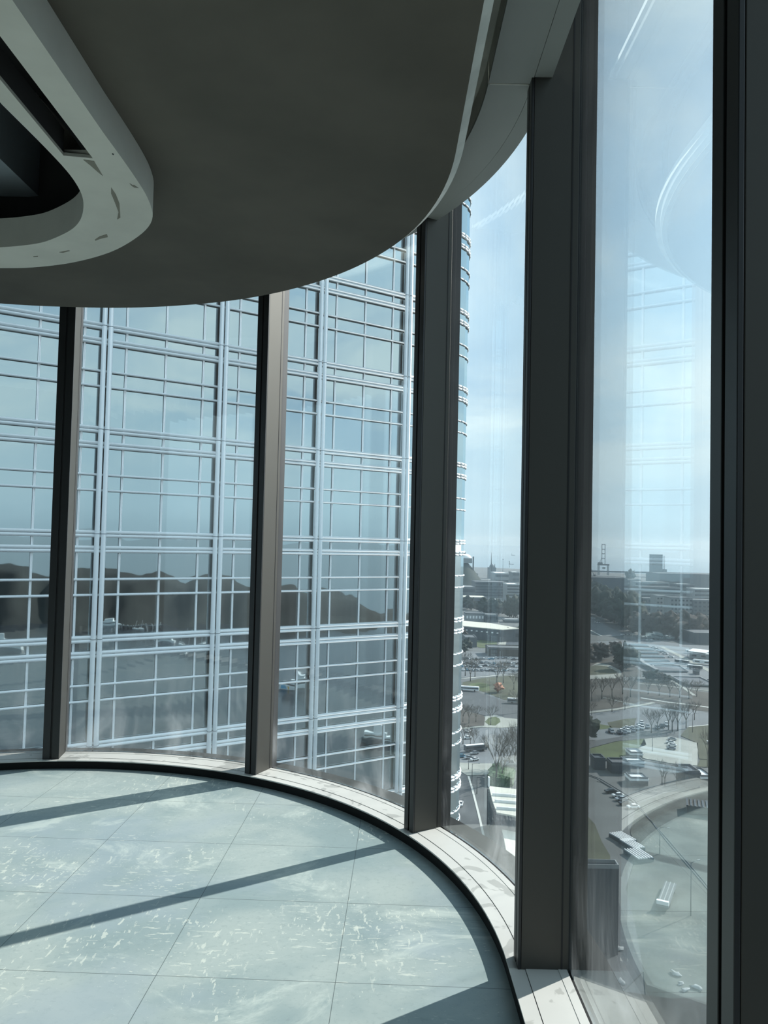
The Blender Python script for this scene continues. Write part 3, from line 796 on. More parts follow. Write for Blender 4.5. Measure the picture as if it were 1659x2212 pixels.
# long cream wedge roof
a, b_, c_, d_ = onz(980, 1339, GZ+13), onz(1122, 1357, GZ+13), onz(1085, 1360, GZ+13), onz(980, 1350, GZ+13)
a2 = onz(1060, 1346, GZ+13)
e = empty('market_hall', (d_.x, d_.y, GZ)); tag(e, 'long dark hall under a tapering cream roof', 'building')
off = Vector((d_.x, d_.y, 0))
MB().prism([(q.x-off.x, q.y-off.y) for q in (d_, c_, b_, a2, a)], 12.2, 13).build('roof', M_cream, e)
def ins(q, k): 
    m_ = (a+b_+c_+d_)/4; v = q + (m_-q)*k; return (v.x-off.x, v.y-off.y)
MB().prism([ins(q, .03) for q in (d_, c_, b_, a2, a)], 0, 12.19).build('wall', M_dk, e)
for i in range(9):
    q = d_ + (c_-d_)*((i+.6)/9.5); q = q + (CAM-q).normalized()*-0.0
    MB().box(q.x-off.x-.9, q.x-off.x+.9, q.y-off.y-1.2, q.y-off.y-.2, 8.5, 9.6).build('lit_sign', M_white2, e)
BL('low_block', 1005, 1030, 1398, 1378, 25, M_conc3, M_conc3, 'squat grey block left of the oval lawn', 0)
BL('low_block', 1055, 1132, 1417, 1400, 20, M_earth, M_conc3, 'low brown block before the crowded car park', 0)
BL('kiosk', 1066, 1076, 1410, 1400, 8, M_conc2, M_conc2, 'small pale kiosk on the low brown block\'s left', 0)
BL('low_block', 1085, 1180, 1384, 1362, 30, M_dk2, M_conc3, 'dark blue-grey block right of the oval lawn', 1)
BL('low_block', 1090, 1124, 1345, 1338, 15, M_conc3, M_white2, 'low white-edged roof right of the cream roof', 0)

treerow(['ev0', 'ev1'], [(1000, 1312, 22), (1009, 1316, 24), (1018, 1318, 22)], 'dark round tree', 'beside the cream flat roof', 'dark trees by the cream roof')
treerow(['ev1', 'ev0'], [(1043, 1325, 28), (1052, 1328, 30), (1061, 1329, 30), (1070, 1329, 28), (1077, 1327, 26)], 'dark tree', 'between the cream roof and the market hall', 'dark trees above the market hall', 1.1)
treerow(['ev0', 'ev1'], [(1100, 1333, 38), (1109, 1334, 40), (1117, 1335, 40), (1126, 1335, 38)], 'tall blue-dark tree', 'left of the broad upright', 'tall dark trees beside the broad upright', .8)
treerow(['br0'], [(1050, 1381, 22)], 'round brown tree', 'above the yellow-green oval lawn', None, 1.4)
treerow(['ev0', 'br0'], [(1001, 1383, 20), (1008, 1404, 22), (998, 1410, 22)], 'small dark tree', 'beside the squat grey block', 'small trees by the squat block')
treerow(['ev1', 'ev0'], [(1098, 1383, 22), (1109, 1382, 22), (1120, 1381, 22)], 'blue-green tree', 'behind the blue-grey road', 'trees behind the blue-grey road', 1.2)
treerow(['ba0', 'ba1'], [(1073, 1480, 52), (1087, 1476, 50)], 'tall bare tree', 'beside the orange bush', 'bare trees by the orange bush')
treerow(['or'], [(1077, 1496, 19)], 'low rust-orange bush', 'in the olive lawn', None, 1.0)
treerow(['ba1', 'ba0'], [(1005, 1460, 52), (1016, 1472, 48), (1026, 1462, 44), (1110, 1490, 40), (1122, 1500, 44)], 'bare tree', 'along the far side of the olive lawn', 'bare trees along the olive lawn')
treerow(['ba0', 'ba1'], [(1060, 1567, 44), (1120, 1540, 50)], 'slim bare tree', 'by the bright green lawn', 'bare trees by the bright lawn')
treerow(['ba1', 'ba0'], [(1000, 1560, 40), (1013, 1563, 42), (1028, 1560, 36), (1016, 1612, 40), (1024, 1614, 38), (1000, 1608, 44)], 'bare forked tree', 'in the brown park by the tower', 'bare trees in the brown park')
treerow(['ba0'], [(1072, 1694, 118)], 'tallest bare tree', 'rising from the hedged green plot', None, .8)
treerow(['ba1', 'ba0'], [(1085, 1688, 80), (1100, 1670, 84), (1112, 1660, 88), (1122, 1655, 92), (1140, 1660, 84)], 'dense bare tree', 'behind the hedged green plot', 'bare trees behind the hedge', .8)

def hedgeblock(name, P, h, lab):
    q = [G(x, y) for x, y in P]
    c_ = sum(q, Vector())/len(q)
    bm = bmesh.new(); lo = [bm.verts.new((v.x-c_.x, v.y-c_.y, 0)) for v in q]; hi = [bm.verts.new(((v.x-c_.x)*.96, (v.y-c_.y)*.96, h)) for v in q]
    bm.faces.new(lo[::-1]); bm.faces.new(hi)
    for i in range(len(q)): bm.faces.new((lo[i], lo[(i+1) % len(q)], hi[(i+1) % len(q)], hi[i]))
    bmesh.ops.triangulate(bm, faces=bm.faces[:])
    bmesh.ops.subdivide_edges(bm, edges=bm.edges[:], cuts=6, use_grid_fill=True)
    for v in bm.verts:
        if v.co.z > .3: v.co += Vector((noise.noise(v.co*.9), noise.noise(v.co*.9+Vector((7, 0, 0))), noise.noise(v.co*.8+Vector((0, 9, 0)))))*.9
    bmesh.ops.recalc_face_normals(bm, faces=bm.faces)
    me = bpy.data.meshes.new(name); bm.to_mesh(me); bm.free(); me.materials.append(M_hedge)
    o = link(name, me); o.location = (c_.x, c_.y, GZ); return tag(o, lab, 'hedge')
hedgeblock('hedge', [(1054, 1690), (1056, 1676), (1064, 1667), (1074, 1663), (1110, 1666), (1113, 1674), (1107, 1700), (1080, 1700), (1058, 1697)], 3.2, 'clipped green hedge block at the foot of the tallest bare tree')
BL('flat_block', 1086, 1114, 1672, 1652, 6, M_conc2, M_conc3, 'small pale shed behind the green hedge', 0)

# long building with stepped cream roof decks, dark street side
RZ = 14.
def roofpt(x, y): return onz(x, y, GZ+RZ)
P = [roofpt(*q) for q in ((1056, 1698), (1064, 1730), (1073, 1755), (1185, 1775), (1185, 1712))]
e = empty('terrace_building', (P[0].x, P[0].y, GZ)); tag(e, 'long building with cream roof terraces and a dark street side', 'building')
o0 = Vector((P[0].x, P[0].y, 0))
def rel(L): return [(q.x-o0.x, q.y-o0.y) for q in L]
MB().prism(rel(P), 0, RZ-.5).build('wall', M_dk2, e)
MB().prism(rel(P), RZ-.499, RZ).build('roof_deck', M_cream, e)
P2 = [onz(*q, GZ+RZ-5) for q in ((1078, 1760), (1083, 1785), (1089, 1812), (1094, 1840), (1110, 1900), (1185, 1900), (1185, 1778))]
MB().prism(rel(P2), 0, RZ-5.5).build('lower_wall', M_dk2, e)
MB().prism(rel(P2), RZ-5.499, RZ-5).build('lower_deck', M_cream, e)
for ya, yb_, xa in ((1718.5, 1724, 1064), (1732.5, 1739, 1069), (1748, 1753, 1073)):
    A, B = roofpt(xa, ya), roofpt(1180, yb_+3)
    MB().prism(rel([A, B, B+Vector((0, .6, 0)), A+Vector((0, .6, 0))]), RZ+.001, RZ+.8).build('deck_edge', M_white2, e)
A, B = onz(1081, 1768, GZ+RZ-5), onz(1180, 1772, GZ+RZ-5)
MB().prism(rel([A, B, B+Vector((0, .5, 0)), A+Vector((0, .5, 0))]), RZ-4.999, RZ-4.2).build('deck_edge', M_white2, e)
for i in range(12):
    q0 = P[0] + (P[2]-P[0])*(i/11.); 
    MB().box(q0.x-o0.x-.5, q0.x-o0.x-.1, q0.y-o0.y-.3, q0.y-o0.y+.3, 0, RZ-1).build('pilaster', M_conc3, e)
MB().box(P[0].x-o0.x-.3, P[0].x-o0.x+.2, -1, 1, RZ, RZ+3.2).build('roof_mast', M_white2, e)

for i, (x, y, hp, n) in enumerate(((1012, 1663, 20, 'leftmost and shortest'), (1019.5, 1693, 40, 'middle'), (1030, 1716, 34, 'nearest'))):
    lamppost(x, y, hp, 'thin dark lamp post on the paving at the tower\'s foot, %s of three' % n, 'lamp posts at the tower foot')
bus(1027, 1622, 20, M_conc3, 'coach with a white roof parked on the grey square', 11.5)
car('blue', 996, 1637, 15, 'teal-blue car at the tower\'s edge below the white-roofed coach')
car('silver', 1012, 1640, 25, 'silver car below the coach, beside the teal-blue car')
car('white', 1025, 1644, 30, 'white car below the coach, nearest the pale paving')
car('silver', 1025, 1630, 25, 'silver car close against the front of the coach')
car('white', 995, 1741, 80, 'white car on the shaded road at the foot of the tower')
car('white', 1010, 1801, 70, 'lone white car low down on the shaded road near the sill')
car('white', 981, 1776, 20, 'white car half hidden by the sill at the tower\'s foot')
car('white', 1012, 1582, 60, 'white car parked under the bare trees of the brown park')
car('white', 1010, 1597, 10, 'pale car below the one under the bare trees')
bus(1012, 1492, -12, M_white2, 'long white bus on the wide road beside the tower', 14)
bus(1120, 1519, -5, M_conc2, 'pale bus on the wide road at the broad upright', 14)
# car park
rc = random.Random(5); cols_ = ['white', 'silver', 'grey', 'white', 'black', 'silver', 'white', 'blue']
k = 0
for y0, rw in ((1424, 'back'), (1434, 'second'), (1441, 'third'), (1449, 'front')):
    for i in range(15):
        x = 988 + i*10.2 + rc.uniform(-2, 2)
        c_ = cols_[k % 8]; k += 1
        car(c_, x, y0 + (x-1000)*.01 + rc.uniform(-1.5, 1.5), rc.choice((8, 98, 12)), '%s car in the crowded car park, %s row, %s' % (c_, rw, ORD[i]), 'cars in the crowded car park', lev=3, scale=1.15)

# ================================================================= town seen right of the broad upright (slot B)
flatline('breakwater_1', [(1180, 1232.5), (1405, 1238)], 14, M_steel, 0, 'long thin dark breakwater on the sea', h=5)
flatline('breakwater_2', [(1355, 1246), (1412, 1248)], 8, M_steel, 0, 'second short breakwater left of the silo', h=2)
# gantry crane
p = G(1303, 1242); s = (p-CAM).length/FPX
e = empty('gantry_crane', tuple(p), R(-8)); tag(e, 'tall harbour gantry crane with its boom raised on the skyline', 'crane')
for x in (-9.5, 9.5):
    for y in (-8, 8): MB().box((x-.7)*s, (x+.7)*s, (y-.7)*s, (y+.7)*s, 0, 20*s).build('leg', M_steel, e)
MB().box(-11*s, 11*s, -9*s, 9*s, 20*s, 22.5*s).build('portal_beam', M_steel, e)
MB().box(-11*s, -2*s, -3*s, 3*s, 22.6*s, 26*s).build('machine_house', M_steel, e)
for x in (-3.2, 3.2): MB().box((x-.55)*s, (x+.55)*s, -.6*s, .6*s, 22.5*s, 64*s).build('boom', M_steel, e)
for z_ in (34, 44, 53, 63): MB().box(-3.2*s, 3.2*s, -.5*s, .5*s, (z_-.6)*s, (z_+.6)*s).build('boom_brace', M_steel, e)
MB().tube((-9*s, 0, 22*s), (-3.4*s, 0, 36*s), .4*s, n=6).build('stay', M_steel, e)
MB().box(-2*s, 4*s, -2*s, 2*s, 13*s, 16*s).build('cab', M_steel, e)
p = G(1284, 1245); s = (p-CAM).length/FPX
e = empty('jib_crane', tuple(p)); tag(e, 'thin inclined crane jib left of the gantry crane', 'crane')
MB().tube((0, 0, 0), (-10.5*s, 0, 25*s), .55*s, .35*s, 6).build('jib', M_steel, e)
MB().box(-2*s, 2*s, -2*s, 2*s, 0, 4*s).build('base', M_steel, e)
p = G(1434, 1252); s = (p-CAM).length/FPX
e = empty('lattice_crane', tuple(p)); tag(e, 'pale lattice crane close right of the silo', 'crane')
for x in (-1.3, 1.3): MB().box((x-.3)*s, (x+.3)*s, -.3*s, .3*s, 14*s, 48*s).build('mast', M_conc3, e)
for i in range(8): MB().tube((-1.3*s, 0, (16+i*4)*s), (1.3*s, 0, (20+i*4)*s), .25*s, n=5).build('lattice_bar', M_conc3, e)
MB().box(-3*s, 5*s, -3*s, 3*s, 0, 21*s).build('base', M_conc3, e)
# silo
p = G(1416.5, 1256); s = (p-CAM).length/FPX
e = empty('silo_tower', tuple(p)); tag(e, 'square grey silo tower with two pale bands at the top', 'tower')
MB().box(-10.3*s, 10.3*s, -9*s, 9*s, 0, 54*s).build('shaft', M_conc3, e)
for z0 in (43.5, 51): MB().box(-10.45*s, 10.45*s, -9.2*s, 9.2*s, z0*s, (z0+1.2)*s).build('pale_band', M_conc2, e)
MB().box(-10.6*s, 10.6*s, -9.4*s, 9.4*s, 54*s, 55*s).build('cap', M_conc2, e)

BL('harbour_shed', 1200, 1355, 1286, 1246, 70, M_dk2, M_conc3, 'long dark harbour shed under the cranes', 0)
BL('harbour_shed', 1425, 1600, 1276, 1239, 90, M_conc3, M_conc3, 'long flat-topped grey harbour shed right of the silo', 0)
BL('office_block', 1353, 1384, 1276, 1252, 40, M_conc3, M_conc2, 'pale small block left of the silo\'s foot', 3)
BL('apartment_block', 1372, 1445, 1285, 1257, 35, M_conc2, M_conc2, 'stepped pale block below the silo', 3)
BL('apartment_block', 1384, 1470, 1300, 1268, 35, M_conc2, M_conc3, 'long pale apartment block with thin level roof edges', 4)
BL('apartment_block', 1462, 1500, 1300, 1262, 35, M_conc3, M_conc2, 'taller grey block in the middle of the apartment blocks', 4)
BL('apartment_block', 1500, 1600, 1308, 1272, 35, M_conc2, M_white2, 'white-edged apartment block at the right upright', 4)
BL('apartment_block', 1374, 1416, 1322, 1292, 25, M_conc3, M_conc2, 'pale front-row apartment house, leftmost of its row', 3, cols=5)
BL('apartment_block', 1418, 1446, 1334, 1287, 25, M_conc2, M_conc2, 'pale front-row apartment house beside a tall gap', 5, cols=4)
BL('apartment_block', 1448, 1496, 1340, 1291, 25, M_conc2, M_conc3, 'pale front-row apartment house with dark square windows', 5, cols=6)
BL('apartment_block', 1498, 1545, 1342, 1296, 25, M_conc3, M_conc2, 'bluish front-row apartment house, third from the left', 5, cols=5)
BL('apartment_block', 1546, 1610, 1344, 1298, 25, M_conc2, M_conc2, 'front-row apartment house cut by the right upright', 5, cols=5)
flatline('roof_edge_road', [(1375, 1318), (1450, 1322), (1600, 1330)], 6, M_kerbst, 1)
BL('low_block', 1499, 1620, 1391, 1368, 35, M_dk, M_conc3, 'dark low hall behind the white canopy', 0)
for i, P in enumerate(([(1210, 1318, 50), (1225, 1322, 52), (1240, 1326, 52), (1262, 1316, 44), (1275, 1322, 44), (1288, 1328, 46), (1301, 1334, 48), (1314, 1340, 50), (1327, 1346, 52), (1340, 1350, 54), (1352, 1356, 56), (1364, 1364, 60)],
                       [(1268, 1296, 34), (1282, 1300, 34), (1296, 1304, 34), (1310, 1308, 34), (1324, 1312, 34), (1338, 1316, 34), (1352, 1320, 34), (1366, 1324, 36)])):
    treerow(['ev0', 'ev1'], P, 'dark evergreen tree', ('in the front of the dark wood', 'at the back of the wood below the harbour shed')[i], ('dark trees in the front of the wood', 'dark trees at the back of the wood')[i], 1.15)
treerow(['br0', 'br1'], [(1380, 1372, 42), (1394, 1376, 42), (1408, 1379, 42), (1422, 1380, 44), (1436, 1380, 46), (1450, 1380, 46), (1464, 1378, 44), (1478, 1378, 44), (1492, 1377, 42), (1508, 1368, 34), (1524, 1367, 32), (1540, 1366, 32), (1556, 1366, 32)],
        'brownish leafless tree', 'below the apartment houses', 'brown trees below the apartments', 1.15)
treerow(['ev1'], [(1362, 1254, 20)], 'bushy dark tree', 'alone on the shore left of the silo')
# roads around the wood
flatpoly('road_6', [(1180, 1318), (1262, 1322), (1285, 1338), (1330, 1362), (1380, 1378), (1345, 1384), (1290, 1368), (1180, 1340)], M_plaza, 2, 'grey road running down beside the dark wood')
flatpoly('road_7', [(1180, 1372), (1290, 1374), (1345, 1374), (1420, 1371), (1480, 1380), (1600, 1388), (1600, 1398), (1480, 1392), (1400, 1380), (1300, 1384), (1180, 1388)], M_asph2, 3, 'pale road crossing beyond the glazed roofs')
flatline('kerb_line_3', [(1255, 1337), (1275, 1352), (1295, 1370)], 2, M_dk, 4)
flatline('kerb_line_4', [(1255, 1350), (1280, 1364), (1300, 1374)], 2, M_kerbst, 5)
flatline('kerb_line_5', [(1297, 1345.5), (1332, 1347)], 2, M_kerbst, 4)
for c_, x, y, l in (('white', 1280, 1337, 'bright white car high on the road beside the wood'), ('white', 1290, 1346, 'bright white car just below another on the road beside the wood'),
                    ('white', 1411, 1345, 'single bright car glinting among the brown trees')):
    car(c_, x, y, -35, l, scale=1.6)
for i in range(9): car(['white', 'silver'][i % 2], 1345+i*3.9+(i > 4)*30, 1372+((i > 4)*12), 10, 'small %s car in the line on the pale crossing road, %s' % (['white', 'silver'][i % 2], ORD[i]), 'cars on the crossing road', lev=5)
for i in range(10): car(['white', 'white', 'silver'][i % 3], 1440+i*6.5, 1378+2.5*math.sin(i*2.3)+i*.4, 20, '%s car glinting in the cluster under the brown trees, %s' % (['white', 'white', 'silver'][i % 3], ORD[i]), 'cars under the brown trees', lev=5, scale=1.3)

# station roof with slanting skylights, sunken courts
flatpoly('plaza_1', [(1290, 1387), (1400, 1381), (1480, 1393), (1620, 1400), (1620, 1500), (1560, 1490), (1450, 1464), (1385, 1450), (1340, 1416)], M_plaza, 4, 'broad pale roof plaza with sunken courts')
for i in range(6):
    y = 1393+i*8.2; x0 = 1336+i*8.5
    A, B, C_, D = G(x0, y), G(x0+62+i*3, y+1.5), G(x0+66+i*3, y+4.8), G(x0+5, y+3.6)
    e = empty('skylight', (A.x, A.y, GZ+.3)); tag(e, 'long glazed skylight strip on the plaza, %s from the far side' % ['first', 'second', 'third', 'fourth', 'fifth', 'nearest, sixth'][i], 'skylight', 'skylight strips on the plaza')
    L = [(q.x-A.x, q.y-A.y) for q in (A, B, C_, D)]
    MB().prism(L, .05, .9).build('frame', M_conc2, e)
    c_ = (sum(q[0] for q in L)/4, sum(q[1] for q in L)/4)
    MB().prism([(c_[0]+(q[0]-c_[0])*.96, c_[1]+(q[1]-c_[1])*.8) for q in L], .901, 1.1).build('glazing', M_solar, e)
flatline('kerb_line_6', [(1330, 1391), (1370, 1420), (1392, 1440), (1420, 1455)], 3, M_conc2, 9, h=3)
def court(P, lab):
    q = [G(x, y) for x, y in P]; e = empty('sunken_court', (q[0].x, q[0].y, GZ+.6)); tag(e, lab, 'courtyard')
    L = [(v.x-q[0].x, v.y-q[0].y) for v in q]; cx_ = sum(v[0] for v in L)/len(L); cy_ = sum(v[1] for v in L)/len(L)
    O = [(cx_+(v[0]-cx_)*1.07, cy_+(v[1]-cy_)*1.10) for v in L]
    MB().prism(L, .05, .35).build('court_floor', M_tile, e)
    MB().strip(O+O[:1], L+L[:1], .0, 1.2).build('rim', M_conc2, e)
court([(1411, 1441), (1468, 1442), (1484, 1453), (1420, 1452)], 'dark rectangular sunken court in the plaza, the farther of two')
court([(1452, 1465), (1512, 1467), (1548, 1484), (1482, 1482)], 'dark sunken court with a lower ledge, the nearer of two')
flatline('kerb_line_7', [(1428, 1397), (1462, 1414), (1500, 1433), (1545, 1456), (1600, 1480)], 5, M_pave, 8)
e = empty('canopy', tuple(G(1487, 1410))); tag(e, 'brilliant white flat canopy roof near the right upright', 'canopy')
q = [onz(*v, GZ+7) for v in ((1486, 1406), (1497, 1400.5), (1537, 1405), (1524, 1410.5))]; g0 = e.location
MB().prism([(v.x-g0.x, v.y-g0.y) for v in q], 6.6, 7).build('roof', M_white2, e)
for v in q: MB().tube(((v.x-g0.x)*.98, (v.y-g0.y)*.98, 0), ((v.x-g0.x)*.98, (v.y-g0.y)*.98, 6.6), .3, n=6).build('leg', M_conc2, e)
def train(P0, P1, h, wd, m, lab, nm='train', cat='train'):
    A, B = G(*P0), G(*P1); d = (B-A); L = d.length; e = empty(nm, (A.x, A.y, GZ+.6), math.atan2(d.y, d.x)); tag(e, lab, cat)
    MB().box(0, L, 0, wd, .6, h).build('body', m, e, bevel=.25)
    n = max(3, int(L/6))
    for i in range(n): MB().box(L*(i+.25)/n, L*(i+.75)/n, -.06, .2, h*.45, h*.75).build('window', M_win, e)
    MB().box(.4, L-.4, .4, wd-.4, h+.001, h+.3).build('roof', M_white2, e)
    return e
train((1489, 1424), (1551, 1429.5), 5, 6, M_conc2, 'white glazed pavilion with a row of small windows by the right upright', 'pavilion', 'pavilion')
train((1480, 1411), (1560, 1418), 2.6, 3, M_white2, 'long white barrier roof behind the glazed pavilion', 'canopy', 'canopy')
train((1496, 1434), (1558, 1441), 3.2, 3.4, M_white2, 'white coach parked in front of the glazed pavilion', 'bus', 'bus')
bus(1473, 1433, -45, M_conc3, 'grey bus on the slanting road above the farther court', 12)
bus(1501, 1445, -38, M_conc3, 'grey bus on the slanting road right of the farther court', 12)
BL('kiosk', 1503, 1511, 1458, 1448, 6, M_conc3, M_conc2, 'small grey cube kiosk between the two sunken courts', 0)
for i, (x, y) in enumerate(((1412, 1401), (1418, 1404), (1424, 1407), (1431, 1410), (1437, 1414), (1449, 1421))):
    car(['white', 'silver', 'white', 'grey', 'white', 'white'][i], x, y, -42, '%s car in the queue on the slanting road, %s' % (['white', 'silver', 'white', 'grey', 'white', 'white'][i], ORD[i]), 'cars queued on the slanting road', lev=8, scale=1.3)
for i, (x, y) in enumerate(((1530, 1472), (1537, 1475), (1546, 1477))): car('grey', x, y, -35, 'grey car beside the nearer sunken court, %s' % ORD[i], 'cars beside the nearer court', lev=6)

# park with paths
flatpoly('park_2', [(1180, 1398), (1290, 1389), (1330, 1400), (1375, 1432), (1385, 1462), (1180, 1466)], M_earth, 2, 'dark park with trees left of the plaza')
flatpoly('path_4', [(1180, 1455), (1262, 1448), (1290, 1432), (1315, 1436), (1340, 1448), (1346, 1462), (1325, 1466), (1180, 1470)], M_pave, 3, 'pale curved path in the dark park')
flatpoly('lawn_5', [(1190, 1452), (1256, 1446), (1285, 1437), (1312, 1440), (1334, 1452), (1330, 1456), (1180, 1464)], M_grass2, 4, 'dull green rounded lawn inside the curved path')
flatpoly('park_3', [(1180, 1472), (1330, 1466), (1380, 1474), (1450, 1478), (1500, 1492), (1555, 1500), (1620, 1508), (1620, 1545), (1500, 1534), (1385, 1514), (1340, 1528), (1180, 1545)], M_earth, 2, 'brown winter park crossed by pale paths')
flatline('path_5', [(1380, 1477), (1430, 1481), (1500, 1490), (1620, 1500)], 2.2, M_pave, 6)
flatline('path_6', [(1384, 1508), (1440, 1517), (1500, 1524), (1540, 1530), (1552, 1534), (1620, 1560)], 2.6, M_kerbst, 6)
flatline('path_7', [(1303, 1507), (1340, 1516), (1370, 1522)], 1.6, M_pave, 6)
flatline('path_8', [(1450, 1471), (1475, 1485), (1500, 1503)], 2.4, M_pave, 7)
flatline('path_9', [(1180, 1552), (1262, 1541), (1330, 1533), (1395, 1522), (1412, 1518)], 3, M_pave, 7)
flatpoly('plaza_2', [(1180, 1550), (1262, 1544), (1330, 1536), (1400, 1524), (1440, 1522), (1620, 1560), (1620, 1590), (1500, 1575), (1400, 1580), (1300, 1600), (1180, 1600)], M_plaza, 5, 'wide grey square below the winter park')
flatpoly('lawn_6', [(1312, 1562), (1350, 1554), (1375, 1552), (1370, 1568), (1345, 1574), (1318, 1572)], M_grass2, 7, 'olive lawn strip behind the parked cars')
flatpoly('lawn_7', [(1282, 1563), (1318, 1569), (1324, 1574), (1290, 1577)], M_grass, 7, 'thin wedge of lawn left of the parked cars')
flatpoly('lawn_8', [(1485, 1572), (1550, 1566), (1620, 1570), (1620, 1650), (1510, 1640), (1505, 1605), (1470, 1590)], M_grass2, 7, 'dull lawn by the right upright')
flatline('kerb_line_8', [(1488, 1571), (1550, 1565)], 1, M_kerbst, 9)
flatpoly('lawn_9', [(1275, 1618), (1330, 1603), (1392, 1597), (1396, 1610), (1372, 1620), (1362, 1645), (1330, 1652), (1275, 1630)], M_grass, 7, 'green lawn before the parked cars')
flatpoly('plaza_3', [(1392, 1596), (1450, 1592), (1508, 1606), (1506, 1655), (1450, 1650), (1395, 1640), (1372, 1632)], M_pave, 7, 'pale paved yard with a few cars')
flatpoly('road_8', [(1180, 1602), (1262, 1604), (1330, 1594), (1400, 1588), (1450, 1584), (1440, 1592), (1400, 1596), (1330, 1602), (1270, 1618), (1180, 1625)], M_asph, 7, 'dark access road along the parked cars')
treerow(['ev1', 'ev0'], [(1340, 1432, 32), (1352, 1446, 46), (1362, 1438, 34)], 'dark tree', 'at the corner of the curved path', 'dark trees at the curved path')
treerow(['br0', 'ba0'], [(1262, 1430, 36), (1280, 1422, 34), (1298, 1426, 32), (1316, 1420, 28), (1330, 1414, 24)], 'brown park tree', 'behind the rounded lawn', 'brown trees behind the rounded lawn', 1.2)
treerow(['ba0', 'ba1'], [(1262, 1520, 50), (1278, 1514, 50), (1300, 1510, 48), (1322, 1506, 46), (1345, 1500, 46), (1362, 1506, 46), (1322, 1538, 34), (1350, 1534, 30), (1278, 1546, 30)], 'bare tree', 'in the shaded left half of the winter park', 'bare trees in the left of the winter park', 1.1)
treerow(['ba1', 'ba0'], [(1400, 1500, 34), (1424, 1503, 36), (1447, 1506, 38), (1468, 1508, 38), (1488, 1510, 40), (1505, 1505, 34)], 'bare tree', 'between the two pale paths', 'bare trees between the pale paths', 1.1)
treerow(['br0', 'ev0'], [(1400, 1468, 16), (1413, 1470, 18), (1428, 1473, 16), (1440, 1474, 14)], 'low bushy tree', 'below the farther sunken court', 'bushy trees below the farther court', 1.5)
treerow(['ba0', 'ba1'], [(1407, 1583, 48), (1420, 1578, 44), (1444, 1577, 56), (1452, 1580, 58), (1464, 1579, 56), (1482, 1574, 56), (1500, 1556, 40)], 'tall bare tree', 'in the clump on the grey square', 'bare trees on the grey square', 1.0)
treerow(['ba1', 'ba0'], [(1430, 1696, 50), (1436, 1698, 46), (1462, 1700, 48), (1470, 1694, 40)], 'bare tree', 'behind the small white-roofed sheds', 'bare trees behind the sheds')
treerow(['ev1'], [(1268, 1600, 46)], 'dark bushy tree', 'at the left edge beside the upright')
tree('ba0', 1528, 1657, 78, 'slim palm-like tree near the right upright', None, .5)
lamppost(1496, 1583, 36, 'dark lamp post beside the dull lawn'); lamppost(1409, 1624, 32, 'slim lamp post at the edge of the paved yard', arms=2)
# parked cars
CL = [(1318, 1582, 'black'), (1322, 1584, 'silver'), (1338, 1586, 'black'), (1342, 1583, 'white'), (1347, 1580, 'silver'), (1350, 1586, 'grey'), (1354, 1577, 'white'), (1357, 1583, 'white'), (1361, 1579, 'silver'), (1366, 1577, 'white'), (1368, 1582, 'grey'), (1376, 1577, 'silver'), (1381, 1574, 'white'), (1385, 1570, 'silver'), (1386, 1565, 'white'), (1388, 1576, 'white'), (1399, 1573, 'silver'), (1440, 1568, 'white'), (1420, 1575, 'grey'), (1430, 1572, 'black')]
CL.sort()
for i, (x, y, c_) in enumerate(CL):
    car(c_, x, y, rc.choice((70, 80, 75)), '%s car in the parked cluster behind the green lawn, number %s' % (c_, ['one', 'two', 'three', 'four', 'five', 'six', 'seven', 'eight', 'nine', 'ten', 'eleven', 'twelve', 'thirteen', 'fourteen', 'fifteen', 'sixteen', 'seventeen', 'eighteen', 'nineteen', 'twenty'][i] + ' from the left'), 'parked cars behind the green lawn', lev=8, scale=1.25)
for i, (x, y, c_) in enumerate(((1452, 1600, 'silver'), (1448, 1607, 'white'), (1452, 1613, 'white'), (1450, 1620, 'grey'))):
    car(c_, x, y, -20, '%s car in the paved yard, %s' % (c_, ['farthest', 'second from the back', 'second from the front', 'nearest'][i]), 'cars in the paved yard', lev=8)
# small sheds
def shed(xl, xr, yb, yt, dep, mw, mr, lab): return BL('shed', xl, xr, yb, yt, dep, mw, mr, lab, 0)
flatpoly('yard_1', [(1180, 1626), (1275, 1632), (1335, 1655), (1400, 1648), (1500, 1660), (1620, 1665), (1620, 1690), (1500, 1694), (1430, 1712), (1370, 1735), (1300, 1690), (1180, 1680)], M_asph2, 5, 'grey yard with sheds and bare trees')
shed(1284, 1308, 1664, 1640, 7, M_dk2, M_dk, 'dark shed below the green lawn, leftmost of the sheds')
shed(1322, 1362, 1672, 1650, 8, M_dk2, M_conc3, 'blue-grey shed below the green lawn')
shed(1362, 1388, 1640, 1627, 7, M_conc3, M_white2, 'shed with a crumpled white roof at the lawn\'s edge')
shed(1349, 1392, 1658, 1645, 6, M_conc3, M_white2, 'long shed with a slanting white roof')
shed(1362, 1400, 1698, 1682, 7, M_dk2, M_white2, 'narrow shed with a bright white roof above the tracks')
shed(1480, 1512, 1702, 1668, 10, M_conc3, M_dk2, 'plain blue-grey house wall before the right upright')
shed(1514, 1540, 1694, 1678, 12, M_conc3, M_white2, 'low house with a white roof by the right upright')
flatpoly('verge_1', [(1512, 1642), (1620, 1648), (1620, 1664), (1506, 1657)], M_grass2, 8, 'grass verge by the right upright')
e = empty('bench', tuple(G(1540, 1606, .3))); tag(e, 'white slab bench on the dull lawn by the right upright', 'bench')
MB().box(-3, 3, -1, 1, .9, 1.3).build('seat', M_white2, e); MB().box(-2.6, -2, -.8, .8, 0, .9).build('leg', M_conc2, e); MB().box(2, 2.6, -.8, .8, 0, .9).build('leg', M_conc2, e)

